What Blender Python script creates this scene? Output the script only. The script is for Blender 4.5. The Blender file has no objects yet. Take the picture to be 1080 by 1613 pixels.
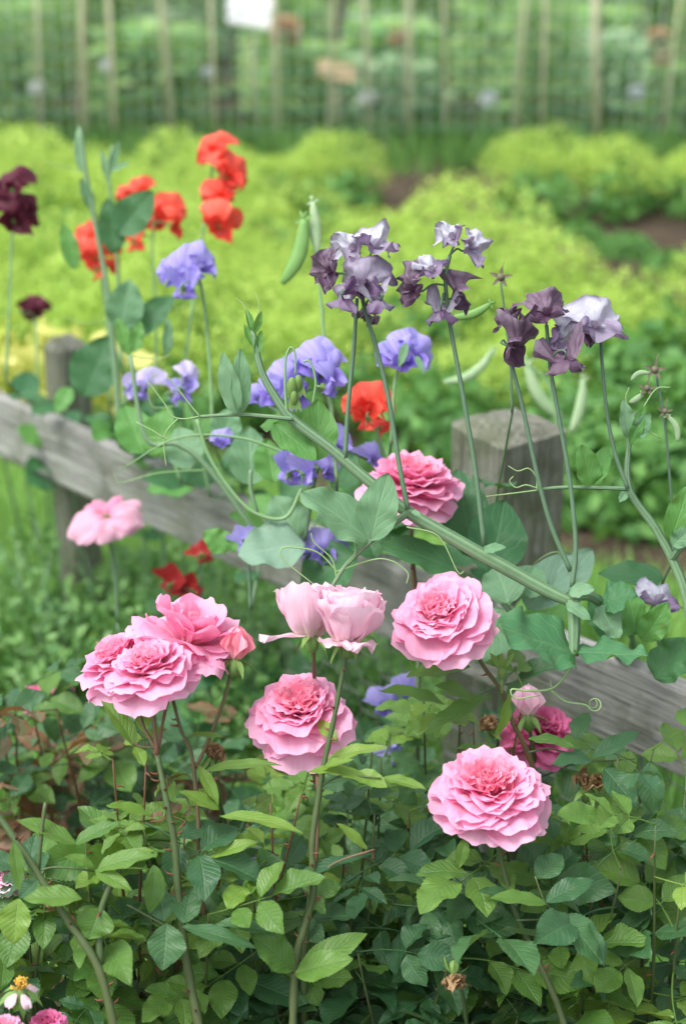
import bpy, math, random
import numpy as np
from mathutils import Vector, Matrix, Euler, noise

# ------------------------------------------------------------------ camera, sky, sun, exposure
SC = bpy.context.scene
COL = SC.collection
PITCH = math.radians(23.0)
CH = 1.5
FPX = 2700.0
FOCUS = 1.66
cam_d = bpy.data.cameras.new('camera')
cam = bpy.data.objects.new('camera', cam_d)
COL.objects.link(cam)
cam.location = (0, 0, CH)
cam.rotation_euler = (math.radians(90) - PITCH, 0, 0)
cam_d.sensor_fit = 'VERTICAL'
cam_d.sensor_height = 36.0
cam_d.lens = 36.0 * FPX / 1613.0
cam_d.clip_start = 0.05
cam_d.clip_end = 400
cam_d.dof.use_dof = True
cam_d.dof.focus_distance = FOCUS
cam_d.dof.aperture_fstop = 3.6
SC.camera = cam

SUN_EL, SUN_AZ = math.radians(62), math.radians(-115)   # azimuth from +Y clockwise
w = bpy.data.worlds.new('World'); SC.world = w; w.use_nodes = True
nt = w.node_tree
for n in list(nt.nodes): nt.nodes.remove(n)
sky = nt.nodes.new('ShaderNodeTexSky'); sky.sky_type = 'NISHITA'; sky.sun_disc = False
sky.sun_elevation = SUN_EL; sky.sun_rotation = SUN_AZ
sky.air_density = 1.0; sky.dust_density = 4.0; sky.ozone_density = 1.0
hs = nt.nodes.new('ShaderNodeHueSaturation'); hs.inputs['Saturation'].default_value = 0.30
bgn = nt.nodes.new('ShaderNodeBackground'); bgn.inputs['Strength'].default_value = 0.15
out = nt.nodes.new('ShaderNodeOutputWorld')
nt.links.new(sky.outputs[0], hs.inputs['Color']); nt.links.new(hs.outputs[0], bgn.inputs['Color'])
nt.links.new(bgn.outputs[0], out.inputs['Surface'])
sun_d = bpy.data.lights.new('sun', 'SUN'); sun_d.energy = 1.1; sun_d.angle = math.radians(22); sun_d.color = (1, .96, .90)
sun = bpy.data.objects.new('sun', sun_d); COL.objects.link(sun)
sdir = Vector((math.sin(SUN_AZ) * math.cos(SUN_EL), math.cos(SUN_AZ) * math.cos(SUN_EL), math.sin(SUN_EL)))
sun.rotation_euler = (-sdir).to_track_quat('-Z', 'Y').to_euler()
sun.location = sdir * 20
vs = SC.view_settings
vs.view_transform = 'Standard'; vs.look = 'None'; vs.gamma = 1; vs.exposure = 1.12; vs.use_curve_mapping = False
SC.cycles.max_bounces = 10; SC.cycles.diffuse_bounces = 7; SC.cycles.transmission_bounces = 8; SC.cycles.transparent_max_bounces = 4
SC.cycles.use_denoising = True

# ------------------------------------------------------------------ helpers
RIGHT = Vector((1, 0, 0))
UPC = Vector((0, math.sin(PITCH), math.cos(PITCH)))
AWAY = Vector((0, math.cos(PITCH), -math.sin(PITCH)))
RCAM = Matrix((RIGHT, AWAY, UPC)).transposed()
UPW = Vector((0, 0, 1))

def P(px, py, d=1.7):
    return Vector((0, 0, CH)) + AWAY * d + RIGHT * ((px - 540) / FPX * d) + UPC * ((806.5 - py) / FPX * d)

def G(px, py, z=0.0):
    r = AWAY + RIGHT * ((px - 540) / FPX) + UPC * ((806.5 - py) / FPX)
    k = (z - CH) / r.z
    return Vector((0, 0, CH)) + r * k

def M(px, d=1.7): return px / FPX * d        # pixels to metres at a depth

def cdir(r, u, toward): return (RIGHT * r + UPC * u - AWAY * toward).normalized()

class MB:
    def __init__(s): s.v = []; s.f = []; s.c = []; s.mi = []
    def add(s, vs, fs, cs, mi=0):
        o = len(s.v)
        s.v.extend([tuple(x) for x in vs]); s.c.extend(cs)
        s.f.extend([tuple(i + o for i in f) for f in fs]); s.mi.extend([mi] * len(fs))
    def grid(s, ns, nt, fn, mi=0):
        vs = []; cs = []
        for j in range(nt + 1):
            for i in range(ns + 1):
                p, c = fn(-1 + 2 * i / ns, j / nt, i, j)
                vs.append(p); cs.append(c)
        k = ns + 1
        fs = [(j * k + i, (j + 1) * k + i, (j + 1) * k + i + 1, j * k + i + 1) for j in range(nt) for i in range(ns)]
        s.add(vs, fs, cs, mi)
    def tube(s, pts, rad, n=7, rnd=0.5, lay=0.0, flat=None, prof=None, cap=True, mi=0):
        pts = [Vector(p) for p in pts]
        m = len(pts)
        if not isinstance(rad, (list, tuple)): rad = [rad] * m
        vs = []; cs = []; fs = []
        U = None
        for i in range(m):
            a = pts[max(0, i - 1)]; b = pts[min(m - 1, i + 1)]
            T = (b - a)
            T = T.normalized() if T.length > 1e-9 else UPW
            if flat is not None:
                U = T.cross(flat)
                if U.length < 1e-4: U = T.orthogonal()
                U.normalize()
            elif U is None: U = T.orthogonal().normalized()
            else:
                U = U - T * U.dot(T)
                U = U.normalized() if U.length > 1e-6 else T.orthogonal().normalized()
            V = T.cross(U)
            for k in range(n):
                an = 2 * math.pi * k / n
                q = prof[k] if prof else (1, 1)
                vs.append(pts[i] + U * (math.cos(an) * rad[i] * q[0]) + V * (math.sin(an) * rad[i] * q[1]))
                cs.append((i / max(1, m - 1), k / n, rnd, lay))
        for i in range(m - 1):
            for k in range(n):
                fs.append((i * n + k, i * n + (k + 1) % n, (i + 1) * n + (k + 1) % n, (i + 1) * n + k))
        if cap:
            fs.append(tuple(range(n - 1, -1, -1))); fs.append(tuple((m - 1) * n + k for k in range(n)))
        s.add(vs, fs, cs, mi)
    def ball(s, c, r, nu=8, nv=6, rnd=.5, lay=0.0, sc=(1, 1, 1), rot=None, mi=0):
        vs = []; cs = []; fs = []
        for j in range(nv + 1):
            th = math.pi * j / nv
            for i in range(nu):
                a = 2 * math.pi * i / nu
                p = Vector((math.sin(th) * math.cos(a) * sc[0], math.sin(th) * math.sin(a) * sc[1], math.cos(th) * sc[2])) * r
                if rot is not None: p = rot @ p
                vs.append(Vector(c) + p); cs.append((1 - j / nv, i / nu, rnd, lay))
        for j in range(nv):
            for i in range(nu):
                fs.append((j * nu + i, (j + 1) * nu + i, (j + 1) * nu + (i + 1) % nu, j * nu + (i + 1) % nu))
        s.add(vs, fs, cs, mi)
    def mesh(s, name, mats):
        me = bpy.data.meshes.new(name)
        me.from_pydata(s.v, [], s.f)
        at = me.attributes.new('tv', 'FLOAT_COLOR', 'POINT')
        at.data.foreach_set('color', np.array(s.c, dtype=np.float32).ravel())
        if not isinstance(mats, (list, tuple)): mats = [mats]
        for m in mats: me.materials.append(m)
        me.polygons.foreach_set('use_smooth', [True] * len(me.polygons))
        if len(mats) > 1: me.polygons.foreach_set('material_index', s.mi)
        me.update()
        return me
    def build(s, name, mats, parent=None):
        if parent is not None:
            o = origin(parent)
            s.v = [(a - o.x, b - o.y, c - o.z) for a, b, c in s.v]
        return link(name, s.mesh(name, mats), parent)

def link(name, me, parent=None):
    o = bpy.data.objects.new(name, me)
    COL.objects.link(o)
    if parent is not None: o.parent = parent
    return o

def origin(o):
    while o.parent is not None: o = o.parent
    return o.location

def place(name, me, parent, mat):
    """instance of a mesh as a part, mat is a world matrix; every ancestor below the thing is unrotated"""
    o = link(name, me, parent)
    o.matrix_basis = Matrix.Translation(-origin(parent)) @ mat if parent is not None else mat
    return o

def tag(o, label=None, cat=None, group=None, kind=None):
    if label: o['label'] = label
    if cat: o['category'] = cat
    if group: o['group'] = group
    if kind: o['kind'] = kind
    return o

def thing(name, label, cat, loc=(0, 0, 0), group=None):
    o = bpy.data.objects.new(name, None); COL.objects.link(o)
    o.location = loc; o.empty_display_size = 0.05
    return tag(o, label, cat, group)

def smooth(pts, k=6):
    """Catmull-Rom through points"""
    pts = [Vector(p) for p in pts]
    if len(pts) < 3:
        return [pts[0].lerp(pts[1], i / k) for i in range(k + 1)]
    q = [pts[0] * 2 - pts[1]] + pts + [pts[-1] * 2 - pts[-2]]
    r = []
    for i in range(1, len(q) - 2):
        a, b, c, d = q[i - 1:i + 3]
        for j in range(k):
            t = j / k
            r.append(.5 * ((2 * b) + (c - a) * t + (2 * a - 5 * b + 4 * c - d) * t * t + (3 * b - a - 3 * c + d) * t ** 3))
    r.append(pts[-1])
    return r

def px_path(L, d=1.7, k=6):
    return smooth([P(*(q if len(q) > 2 else (q[0], q[1], d))) for q in L], k)

def lin(a, b, n): return [a + (b - a) * i / max(1, n - 1) for i in range(n)]

# ------------------------------------------------------------------ materials
def new_mat(name):
    m = bpy.data.materials.new(name); m.use_nodes = True
    t = m.node_tree
    for n in list(t.nodes): t.nodes.remove(n)
    return m, t, t.nodes.new('ShaderNodeOutputMaterial')

def N(t, typ, **kw):
    n = t.nodes.new(typ)
    for k, v in kw.items(): setattr(n, k, v)
    return n

def math_n(t, op, a, b=None, clamp=False):
    n = N(t, 'ShaderNodeMath', operation=op); n.use_clamp = clamp
    for i, x in enumerate((a, b)):
        if x is None: continue
        if isinstance(x, (int, float)): n.inputs[i].default_value = x
        else: t.links.new(x, n.inputs[i])
    return n.outputs[0]

def mixc(t, fac, a, b, typ='MIX'):
    n = N(t, 'ShaderNodeMix', data_type='RGBA', blend_type=typ)
    for s, x in ((n.inputs[0], fac), (n.inputs[6], a), (n.inputs[7], b)):
        if isinstance(x, (int, float)): s.default_value = x
        elif isinstance(x, tuple): s.default_value = (*x[:3], 1)
        else: t.links.new(x, s)
    return n.outputs[2]

def attr_tv(t):
    a = N(t, 'ShaderNodeAttribute', attribute_name='tv')
    s = N(t, 'ShaderNodeSeparateColor'); t.links.new(a.outputs['Color'], s.inputs[0])
    return s.outputs[0], s.outputs[1], s.outputs[2], a.outputs['Alpha']

def noise_n(t, scale, detail=3, vec=None, rough=.55):
    n = N(t, 'ShaderNodeTexNoise'); n.inputs['Scale'].default_value = scale; n.inputs['Detail'].default_value = detail
    n.inputs['Roughness'].default_value = rough
    if vec is not None: t.links.new(vec, n.inputs['Vector'])
    return n.outputs['Fac']

def obj_co(t): return N(t, 'ShaderNodeTexCoord').outputs['Object']

def ramp(t, fac, stops):
    n = N(t, 'ShaderNodeValToRGB'); e = n.color_ramp.elements
    while len(e) < len(stops): e.new(.5)
    for x, (p, c) in zip(e, stops): x.position = p; x.color = (*c, 1) if len(c) == 3 else c
    t.links.new(fac, n.inputs[0]); return n.outputs[0]

def finish(t, out, col, rough=.5, spec=.5, trans=None, tfac=.25, bump=None, bstr=.3, bdist=.001, coat=0):
    b = N(t, 'ShaderNodeBsdfPrincipled')
    if isinstance(col, tuple): b.inputs['Base Color'].default_value = (*col, 1)
    else: t.links.new(col, b.inputs['Base Color'])
    if isinstance(rough, (int, float)): b.inputs['Roughness'].default_value = rough
    else: t.links.new(rough, b.inputs['Roughness'])
    b.inputs['Specular IOR Level'].default_value = spec
    b.inputs['Coat Weight'].default_value = coat
    nrm = None
    if bump is not None:
        bn = N(t, 'ShaderNodeBump'); bn.inputs['Strength'].default_value = bstr; bn.inputs['Distance'].default_value = bdist
        t.links.new(bump, bn.inputs['Height']); nrm = bn.outputs[0]; t.links.new(nrm, b.inputs['Normal'])
    s = b.outputs[0]
    if trans is not None:
        tr = N(t, 'ShaderNodeBsdfTranslucent')
        if isinstance(trans, tuple): tr.inputs[0].default_value = (*trans, 1)
        else: t.links.new(trans, tr.inputs[0])
        if nrm is not None: t.links.new(nrm, tr.inputs['Normal'])
        mx = N(t, 'ShaderNodeMixShader'); mx.inputs[0].default_value = tfac
        t.links.new(s, mx.inputs[1]); t.links.new(tr.outputs[0], mx.inputs[2]); s = mx.outputs[0]
    t.links.new(s, out.inputs[0])

def leaf_mat(name, c1, c2, back, tc, rough=.42, vein=(.12, .22, .10), nv=9, vslope=2.4, spec=.5, tfac=.22, red=None, vamt=.35, vb=.35):
    m, t, out = new_mat(name)
    tt, ss, rn, ly = attr_tv(t)
    oi = N(t, 'ShaderNodeObjectInfo').outputs['Random']
    f = math_n(t, 'ADD', math_n(t, 'MULTIPLY', oi, .6), math_n(t, 'MULTIPLY', rn, .4))
    co = obj_co(t)
    nz = noise_n(t, 38, 3, co)
    f = math_n(t, 'ADD', f, math_n(t, 'MULTIPLY', math_n(t, 'SUBTRACT', nz, .5), .7), True)
    col = mixc(t, f, c1, c2)
    if red is not None:
        col = mixc(t, math_n(t, 'MULTIPLY', math_n(t, 'POWER', math_n(t, 'ABSOLUTE', ss), 2.0), .8), col, red)
    ab = math_n(t, 'ABSOLUTE', ss)
    ph = math_n(t, 'SUBTRACT', math_n(t, 'ADD', math_n(t, 'MULTIPLY', tt, nv), math_n(t, 'MULTIPLY', noise_n(t, 45, 2, co), 1.5)), math_n(t, 'MULTIPLY', ab, vslope))
    sv = math_n(t, 'SINE', math_n(t, 'MULTIPLY', ph, 6.2832))
    vv = math_n(t, 'POWER', math_n(t, 'ADD', math_n(t, 'MULTIPLY', sv, .5), .5), 7.0)
    mid = math_n(t, 'SUBTRACT', 1.0, math_n(t, 'MULTIPLY', ab, 11.0), True)
    vf = math_n(t, 'MAXIMUM', math_n(t, 'MULTIPLY', vv, .45), mid)
    col = mixc(t, math_n(t, 'MULTIPLY', vf, vamt), col, vein)
    geo = N(t, 'ShaderNodeNewGeometry').outputs['Backfacing']
    col = mixc(t, math_n(t, 'MULTIPLY', geo, .75), col, back)
    sp = N(t, 'ShaderNodeMapRange', interpolation_type='SMOOTHSTEP'); t.links.new(noise_n(t, 150, 2, co), sp.inputs[0])
    sp.inputs[1].default_value = .66; sp.inputs[2].default_value = .76; sp.inputs[4].default_value = .5
    col = mixc(t, sp.outputs[0], col, (.16, .15, .06))
    h = math_n(t, 'SUBTRACT', math_n(t, 'MULTIPLY', noise_n(t, 110, 3, co), .9), math_n(t, 'ADD', math_n(t, 'MULTIPLY', vv, .5), mid))
    rg = math_n(t, 'ADD', rough - .12, math_n(t, 'MULTIPLY', noise_n(t, 90, 3, co), .28))
    finish(t, out, col, rg, spec, tc, tfac, h, vb, .0012)
    return m

def petal_mat(name, outer, inner, edge, base, tfac=.3, veins=.12, rough=.55, edge_w=.75, blotch=0, blotch_c=(.3, .1, .3), tmul=(1, .75, .8)):
    """outer..inner by petal layer, pale rim, darker claw; a thin veined sheet with light coming through"""
    m, t, out = new_mat(name)
    tt, ss, rn, ly = attr_tv(t)
    co = obj_co(t)
    f = math_n(t, 'ADD', ly, math_n(t, 'MULTIPLY', math_n(t, 'SUBTRACT', rn, .5), .5), True)
    col = mixc(t, f, outer, inner)
    r = N(t, 'ShaderNodeMapRange', interpolation_type='SMOOTHSTEP'); t.links.new(tt, r.inputs[0])
    r.inputs[1].default_value = edge_w - .25; r.inputs[2].default_value = 1.02; r.inputs[4].default_value = .75
    col = mixc(t, r.outputs[0], col, edge)
    r2 = N(t, 'ShaderNodeMapRange'); t.links.new(tt, r2.inputs[0]); r2.inputs[1].default_value = .0; r2.inputs[2].default_value = .3
    r2.inputs[3].default_value = .8; r2.inputs[4].default_value = 0
    col = mixc(t, r2.outputs[0], col, base)
    if blotch:
        nz = noise_n(t, 95, 3, co)
        r3 = N(t, 'ShaderNodeMapRange', interpolation_type='SMOOTHSTEP'); t.links.new(nz, r3.inputs[0])
        r3.inputs[1].default_value = .46; r3.inputs[2].default_value = .66; r3.inputs[4].default_value = blotch
        col = mixc(t, r3.outputs[0], col, blotch_c)
    vein = math_n(t, 'SINE', math_n(t, 'ADD', math_n(t, 'MULTIPLY', ss, 34), math_n(t, 'MULTIPLY', noise_n(t, 60, 2, co), 10)))
    col = mixc(t, math_n(t, 'MULTIPLY', math_n(t, 'POWER', math_n(t, 'ADD', math_n(t, 'MULTIPLY', vein, .5), .5), 3), veins), col, base)
    h = math_n(t, 'ADD', math_n(t, 'MULTIPLY', vein, .25), noise_n(t, 120, 3, co))
    trc = mixc(t, 1.0, col, tmul, 'MULTIPLY')
    finish(t, out, col, rough, .25, trc, tfac, h, .22, .0012)
    return m

def plain_mat(name, c1, c2, scale=30, rough=.6, spec=.4, bump=None, bstr=.3, trans=None, tfac=.2, rnd=False, lay_c=None):
    m, t, out = new_mat(name)
    co = obj_co(t)
    nz = noise_n(t, scale, 4, co)
    tt, ss, rn, ly = attr_tv(t)
    f = math_n(t, 'ADD', math_n(t, 'MULTIPLY', math_n(t, 'SUBTRACT', nz, .5), 1.6), rn if rnd else .5, True)
    col = mixc(t, f, c1, c2)
    if lay_c is not None: col = mixc(t, ly, col, lay_c)
    finish(t, out, col, rough, spec, trans, tfac, noise_n(t, bump, 4, co) if bump else None, bstr, .002)
    return m

def stem_mat(name, c_low, c_top, c_rnd, rough=.45, stripes=0):
    m, t, out = new_mat(name)
    tt, ss, rn, ly = attr_tv(t)
    co = obj_co(t)
    nz = noise_n(t, 55, 3, co)
    col = mixc(t, math_n(t, 'ADD', tt, math_n(t, 'SUBTRACT', math_n(t, 'MULTIPLY', nz, .8), .4), True), c_low, c_top)
    col = mixc(t, math_n(t, 'MULTIPLY', noise_n(t, 170, 3, co), .5), col, c_rnd)
    col = mixc(t, math_n(t, 'MULTIPLY', ly, .8), col, (.22, .07, .045))
    h = noise_n(t, 300, 3, co)
    if stripes:
        st = math_n(t, 'SINE', math_n(t, 'MULTIPLY', ss, 6.2832 * stripes))
        col = mixc(t, math_n(t, 'MULTIPLY', math_n(t, 'ADD', math_n(t, 'MULTIPLY', st, .5), .5), .7), col, c_rnd)
        h = math_n(t, 'ADD', h, st)
    finish(t, out, col, rough, .35, None, 0, h, .2, .0008)
    return m

MT = {}
MT['rose_leaf'] = leaf_mat('rose leaf dark', (.022, .088, .036), (.062, .158, .056), (.13, .22, .13), (.19, .36, .05), rough=.44, vb=.5, tfac=.22, vamt=.3, spec=.42)
MT['rose_leaf_mid'] = leaf_mat('rose leaf mid', (.054, .152, .028), (.130, .250, .042), (.18, .29, .12), (.30, .46, .05), rough=.44, tfac=.28, vb=.5, vamt=.32, spec=.4)
MT['rose_leaf_young'] = leaf_mat('rose leaf young', (.110, .235, .030), (.200, .335, .050), (.24, .36, .12), (.40, .55, .06), rough=.45, tfac=.3, vein=(.25, .38, .12), vb=.5, vamt=.32)
MT['rose_leaf_red'] = leaf_mat('rose leaf reddish', (.070, .115, .045), (.190, .110, .050), (.22, .17, .10), (.45, .20, .06), rough=.46, red=(.22, .06, .04), vb=.3)
MT['pea_leaf'] = leaf_mat('sweet pea leaf', (.105, .240, .120), (.170, .310, .180), (.24, .38, .26), (.25, .48, .10), rough=.55, nv=5, vslope=2.6, vein=(.26, .42, .26), spec=.25, vamt=.45, vb=.4)
MT['pea_leaf_bright'] = leaf_mat('sweet pea leaf bright', (.070, .220, .050), (.120, .290, .070), (.16, .32, .14), (.28, .52, .06), rough=.5, nv=5, vslope=2.6, vein=(.18, .38, .14), spec=.3, vb=.4)
MT['pea_leaf_dark'] = leaf_mat('sweet pea leaf dark', (.028, .110, .045), (.055, .165, .062), (.12, .23, .12), (.16, .34, .06), rough=.5, nv=5, vslope=2.6, vein=(.10, .23, .11), spec=.3, vb=.5)
MT['pea_leaf_grey'] = leaf_mat('sweet pea leaf glaucous', (.150, .280, .190), (.230, .360, .270), (.28, .42, .32), (.22, .42, .14), rough=.6, nv=5, vslope=2.6, vein=(.32, .45, .34), spec=.2, vb=.4)
MT['cane'] = stem_mat('rose cane', (.045, .110, .036), (.085, .130, .045), (.10, .085, .040))
MT['cane_red'] = stem_mat('rose cane reddish', (.070, .120, .042), (.190, .095, .060), (.13, .075, .04))
MT['pea_stem'] = stem_mat('sweet pea stem', (.045, .125, .060), (.080, .180, .075), (.22, .34, .19), stripes=5)
MT['pea_stalk'] = stem_mat('sweet pea stalk', (.085, .170, .085), (.055, .110, .075), (.14, .22, .14), rough=.5)
MT['pea_stalk_bright'] = stem_mat('sweet pea stalk bright', (.150, .300, .110), (.180, .330, .140), (.24, .38, .20), rough=.5)
MT['tendril'] = stem_mat('tendril', (.190, .340, .120), (.300, .440, .180), (.24, .38, .18), rough=.5)
MT['calyx'] = plain_mat('calyx green', (.12, .24, .06), (.22, .36, .10), 90, trans=(.3, .5, .08), tfac=.2)
MT['calyx_dry'] = plain_mat('calyx dry', (.10, .09, .07), (.19, .17, .10), 90)
MT['rose'] = petal_mat('rose petals', (.90, .45, .66), (.95, .37, .56), (.93, .58, .77), (.95, .44, .54), veins=.07, edge_w=.8, tfac=.42, tmul=(1, .82, .9))
MT['rose_heart'] = petal_mat('rose heart', (.95, .42, .60), (.96, .33, .49), (.96, .54, .68), (.96, .36, .47), veins=.04, edge_w=.85, tfac=.45, tmul=(1, .84, .88))
MT['rose_pale'] = petal_mat('rose pale petals', (.92, .68, .79), (.92, .50, .66), (.93, .76, .85), (.94, .86, .74), veins=.06, tfac=.42, tmul=(1, .88, .93))
MT['rose_deep'] = petal_mat('rose deep petals', (.72, .16, .36), (.70, .10, .28), (.80, .26, .48), (.6, .1, .2), veins=.12)
MT['rose_bud'] = petal_mat('rose bud petals', (.93, .42, .52), (.94, .36, .46), (.94, .46, .56), (.94, .60, .56), veins=.08, edge_w=.95, tfac=.35)
MT['pea_purple'] = petal_mat('sweet pea grey purple', (.42, .41, .50), (.14, .08, .17), (.11, .055, .14), (.20, .09, .23), veins=.25, blotch=.5, blotch_c=(.19, .14, .23), edge_w=1.06, rough=.5, tfac=.28)
MT['pea_plum'] = petal_mat('sweet pea plum', (.22, .165, .22), (.135, .080, .135), (.30, .26, .33), (.10, .03, .08), veins=.5, blotch=.55, blotch_c=(.12, .08, .135), edge_w=1.08, rough=.5, tfac=.28)
MT['pea_white'] = petal_mat('sweet pea silver', (.56, .59, .67), (.23, .15, .28), (.17, .10, .24), (.37, .32, .44), veins=.16, blotch=.45, blotch_c=(.28, .24, .35), edge_w=1.09, rough=.5, tfac=.28)
MT['pea_blue'] = petal_mat('sweet pea lavender', (.37, .33, .76), (.24, .17, .64), (.46, .43, .81), (.25, .15, .48), veins=.25, tmul=(.88, .88, 1), tfac=.36)
MT['pea_lilac'] = petal_mat('sweet pea lilac white', (.62, .56, .82), (.28, .22, .72), (.66, .60, .86), (.60, .50, .70), veins=.12, tmul=(.9, .85, 1))
MT['pea_red'] = petal_mat('sweet pea scarlet', (.86, .095, .055), (.80, .065, .05), (.90, .18, .12), (.72, .05, .04), veins=.15, tmul=(1, .55, .45))
MT['pea_maroon'] = petal_mat('sweet pea maroon', (.105, .018, .035), (.075, .010, .022), (.15, .03, .06), (.06, .008, .015), veins=.2, tmul=(1, .5, .6))
MT['pea_pink'] = petal_mat('sweet pea pink', (.76, .42, .56), (.70, .20, .36), (.76, .50, .62), (.68, .20, .34), veins=.25)
MT['pod'] = plain_mat('pod green', (.14, .32, .07), (.22, .42, .12), 40, rough=.5, trans=(.3, .55, .1), tfac=.2)
MT['pod_pale'] = plain_mat('pod pale', (.20, .34, .16), (.34, .46, .26), 60, rough=.65)
MT['stamen'] = plain_mat('stamens', (.65, .36, .04), (.80, .52, .10), 200)
MT['brown'] = plain_mat('withered petals', (.22, .13, .06), (.44, .30, .16), 120, rough=.8, bump=200, trans=(.4, .25, .1), tfac=.2)
MT['plaque'] = plain_mat('white plaque', (.80, .82, .86), (.86, .88, .90), 8, rough=.4)
MT['tan'] = plain_mat('tan wood', (.52, .36, .20), (.66, .50, .32), 12, rough=.8)
MT['pole'] = plain_mat('cane pole', (.58, .60, .38), (.84, .78, .56), 9, rough=.8, rnd=True)
MT['wire'] = plain_mat('green netting', (.06, .20, .11), (.10, .26, .15), 20, rough=.5)
MT['wire_pale'] = plain_mat('pale netting cord', (.52, .58, .48), (.66, .70, .60), 20, rough=.6)
MT['rose_heart_soft'] = petal_mat('rose heart soft', (.94, .43, .63), (.95, .36, .53), (.95, .56, .72), (.95, .42, .54), veins=.05, edge_w=.85, tfac=.45, tmul=(1, .84, .9))
MT['pea_leaf_mid'] = leaf_mat('sweet pea leaf crinkled', (.035, .140, .060), (.070, .210, .085), (.14, .30, .14), (.22, .46, .06), rough=.5, nv=6, vslope=2.2, vein=(.14, .30, .13), spec=.35, vb=.6, vamt=.4)
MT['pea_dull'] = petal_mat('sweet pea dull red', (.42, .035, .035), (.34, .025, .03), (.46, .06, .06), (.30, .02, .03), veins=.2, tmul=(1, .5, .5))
MT['weed_leaf'] = plain_mat('weed leaf', (.065, .18, .05), (.20, .38, .12), 14, rough=.5, rnd=True, trans=(.25, .48, .09), tfac=.28)
MT['wire_grey'] = plain_mat('galvanised wire', (.16, .18, .17), (.24, .26, .25), 60, rough=.45)
MT['alc_flower'] = plain_mat('lady mantle froth', (.33, .52, .085), (.55, .71, .165), 7, rough=.7, rnd=True, trans=(.54, .75, .14), tfac=.35)
MT['alc_leaf'] = plain_mat('lady mantle leaf', (.06, .18, .045), (.15, .34, .08), 7, rough=.6, rnd=True, trans=(.22, .46, .06), tfac=.25)
MT['bg_leaf'] = plain_mat('background leaf', (.17, .38, .11), (.44, .62, .26), 6, rough=.5, rnd=True, trans=(.42, .66, .2), tfac=.35)
MT['bg_leaf_blue'] = plain_mat('background leaf bluish', (.21, .40, .19), (.48, .62, .40), 6, rough=.5, rnd=True, trans=(.4, .62, .3), tfac=.35)
MT['yellow_leaf'] = plain_mat('yellow green leaf', (.34, .44, .05), (.70, .68, .22), 12, rough=.6, rnd=True, trans=(.6, .7, .1), tfac=.25)
MT['white_petal'] = plain_mat('white petals', (.72, .76, .80), (.85, .87, .90), 20, rough=.5)
MT['grass'] = plain_mat('grass blades', (.19, .36, .09), (.38, .58, .19), 3, rough=.55, rnd=True, trans=(.4, .62, .15), tfac=.3)
MT['grass_dark'] = plain_mat('tall grass', (.06, .17, .04), (.17, .33, .09), 3, rough=.55, rnd=True, trans=(.2, .42, .06), tfac=.25)

def wood_mat(name, axis_scale, c_dark, c_mid, c_light, algae):
    m, t, out = new_mat(name)
    co = obj_co(t)
    mp = N(t, 'ShaderNodeMapping'); mp.inputs['Scale'].default_value = axis_scale; t.links.new(co, mp.inputs[0])
    g1 = noise_n(t, 9, 8, mp.outputs[0], .65)
    g2 = noise_n(t, 38, 5, mp.outputs[0], .6)
    f = math_n(t, 'ADD', math_n(t, 'MULTIPLY', g1, .6), math_n(t, 'MULTIPLY', g2, .4))
    col = ramp(t, f, [(.30, c_dark), (.48, c_mid), (.66, c_light)])
    blot = noise_n(t, 11, 5, co, .6)
    r = N(t, 'ShaderNodeMapRange', interpolation_type='SMOOTHSTEP'); t.links.new(blot, r.inputs[0]); r.inputs[1].default_value = .42; r.inputs[2].default_value = .70; r.inputs[4].default_value = .75
    col = mixc(t, r.outputs[0], col, algae)
    l = noise_n(t, 55, 4, co, .7)
    r = N(t, 'ShaderNodeMapRange'); t.links.new(l, r.inputs[0]); r.inputs[1].default_value = .60; r.inputs[2].default_value = .68; r.inputs[4].default_value = .55
    col = mixc(t, r.outputs[0], col, (.42, .44, .40))
    st = noise_n(t, 5.5, 6, co, .65)
    r = N(t, 'ShaderNodeMapRange', interpolation_type='SMOOTHSTEP'); t.links.new(st, r.inputs[0]); r.inputs[1].default_value = .50; r.inputs[2].default_value = .68; r.inputs[4].default_value = .7
    col = mixc(t, r.outputs[0], col, c_dark)
    mp2 = N(t, 'ShaderNodeMapping'); mp2.inputs['Scale'].default_value = tuple(.35 * a if a < 1 else 2.6 * a for a in axis_scale); t.links.new(co, mp2.inputs[0])
    ck = noise_n(t, 6, 3, mp2.outputs[0], .5)
    r = N(t, 'ShaderNodeMapRange'); t.links.new(math_n(t, 'ABSOLUTE', math_n(t, 'SUBTRACT', ck, .5)), r.inputs[0]); r.inputs[1].default_value = .0; r.inputs[2].default_value = .022; r.inputs[3].default_value = .6; r.inputs[4].default_value = 0
    ckf = r.outputs[0]
    col = mixc(t, ckf, col, (.03, .028, .024))
    crack = N(t, 'ShaderNodeMapRange'); t.links.new(g2, crack.inputs[0]); crack.inputs[1].default_value = .28; crack.inputs[2].default_value = .40; crack.inputs[3].default_value = .7; crack.inputs[4].default_value = 0
    col = mixc(t, crack.outputs[0], col, (.035, .032, .028))
    h = math_n(t, 'SUBTRACT', math_n(t, 'ADD', f, math_n(t, 'MULTIPLY', noise_n(t, 220, 3, co), .15)), ckf)
    finish(t, out, col, .85, .2, None, 0, h, .8, .004)
    return m
MT['rail_wood'] = wood_mat('weathered rail', (.55, 15, 15), (.13, .134, .124), (.275, .28, .262), (.47, .48, .455), (.20, .23, .15))
MT['post_wood'] = wood_mat('weathered post', (12, 12, .7), (.075, .08, .06), (.17, .178, .138), (.31, .32, .27), (.14, .175, .085))

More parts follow.
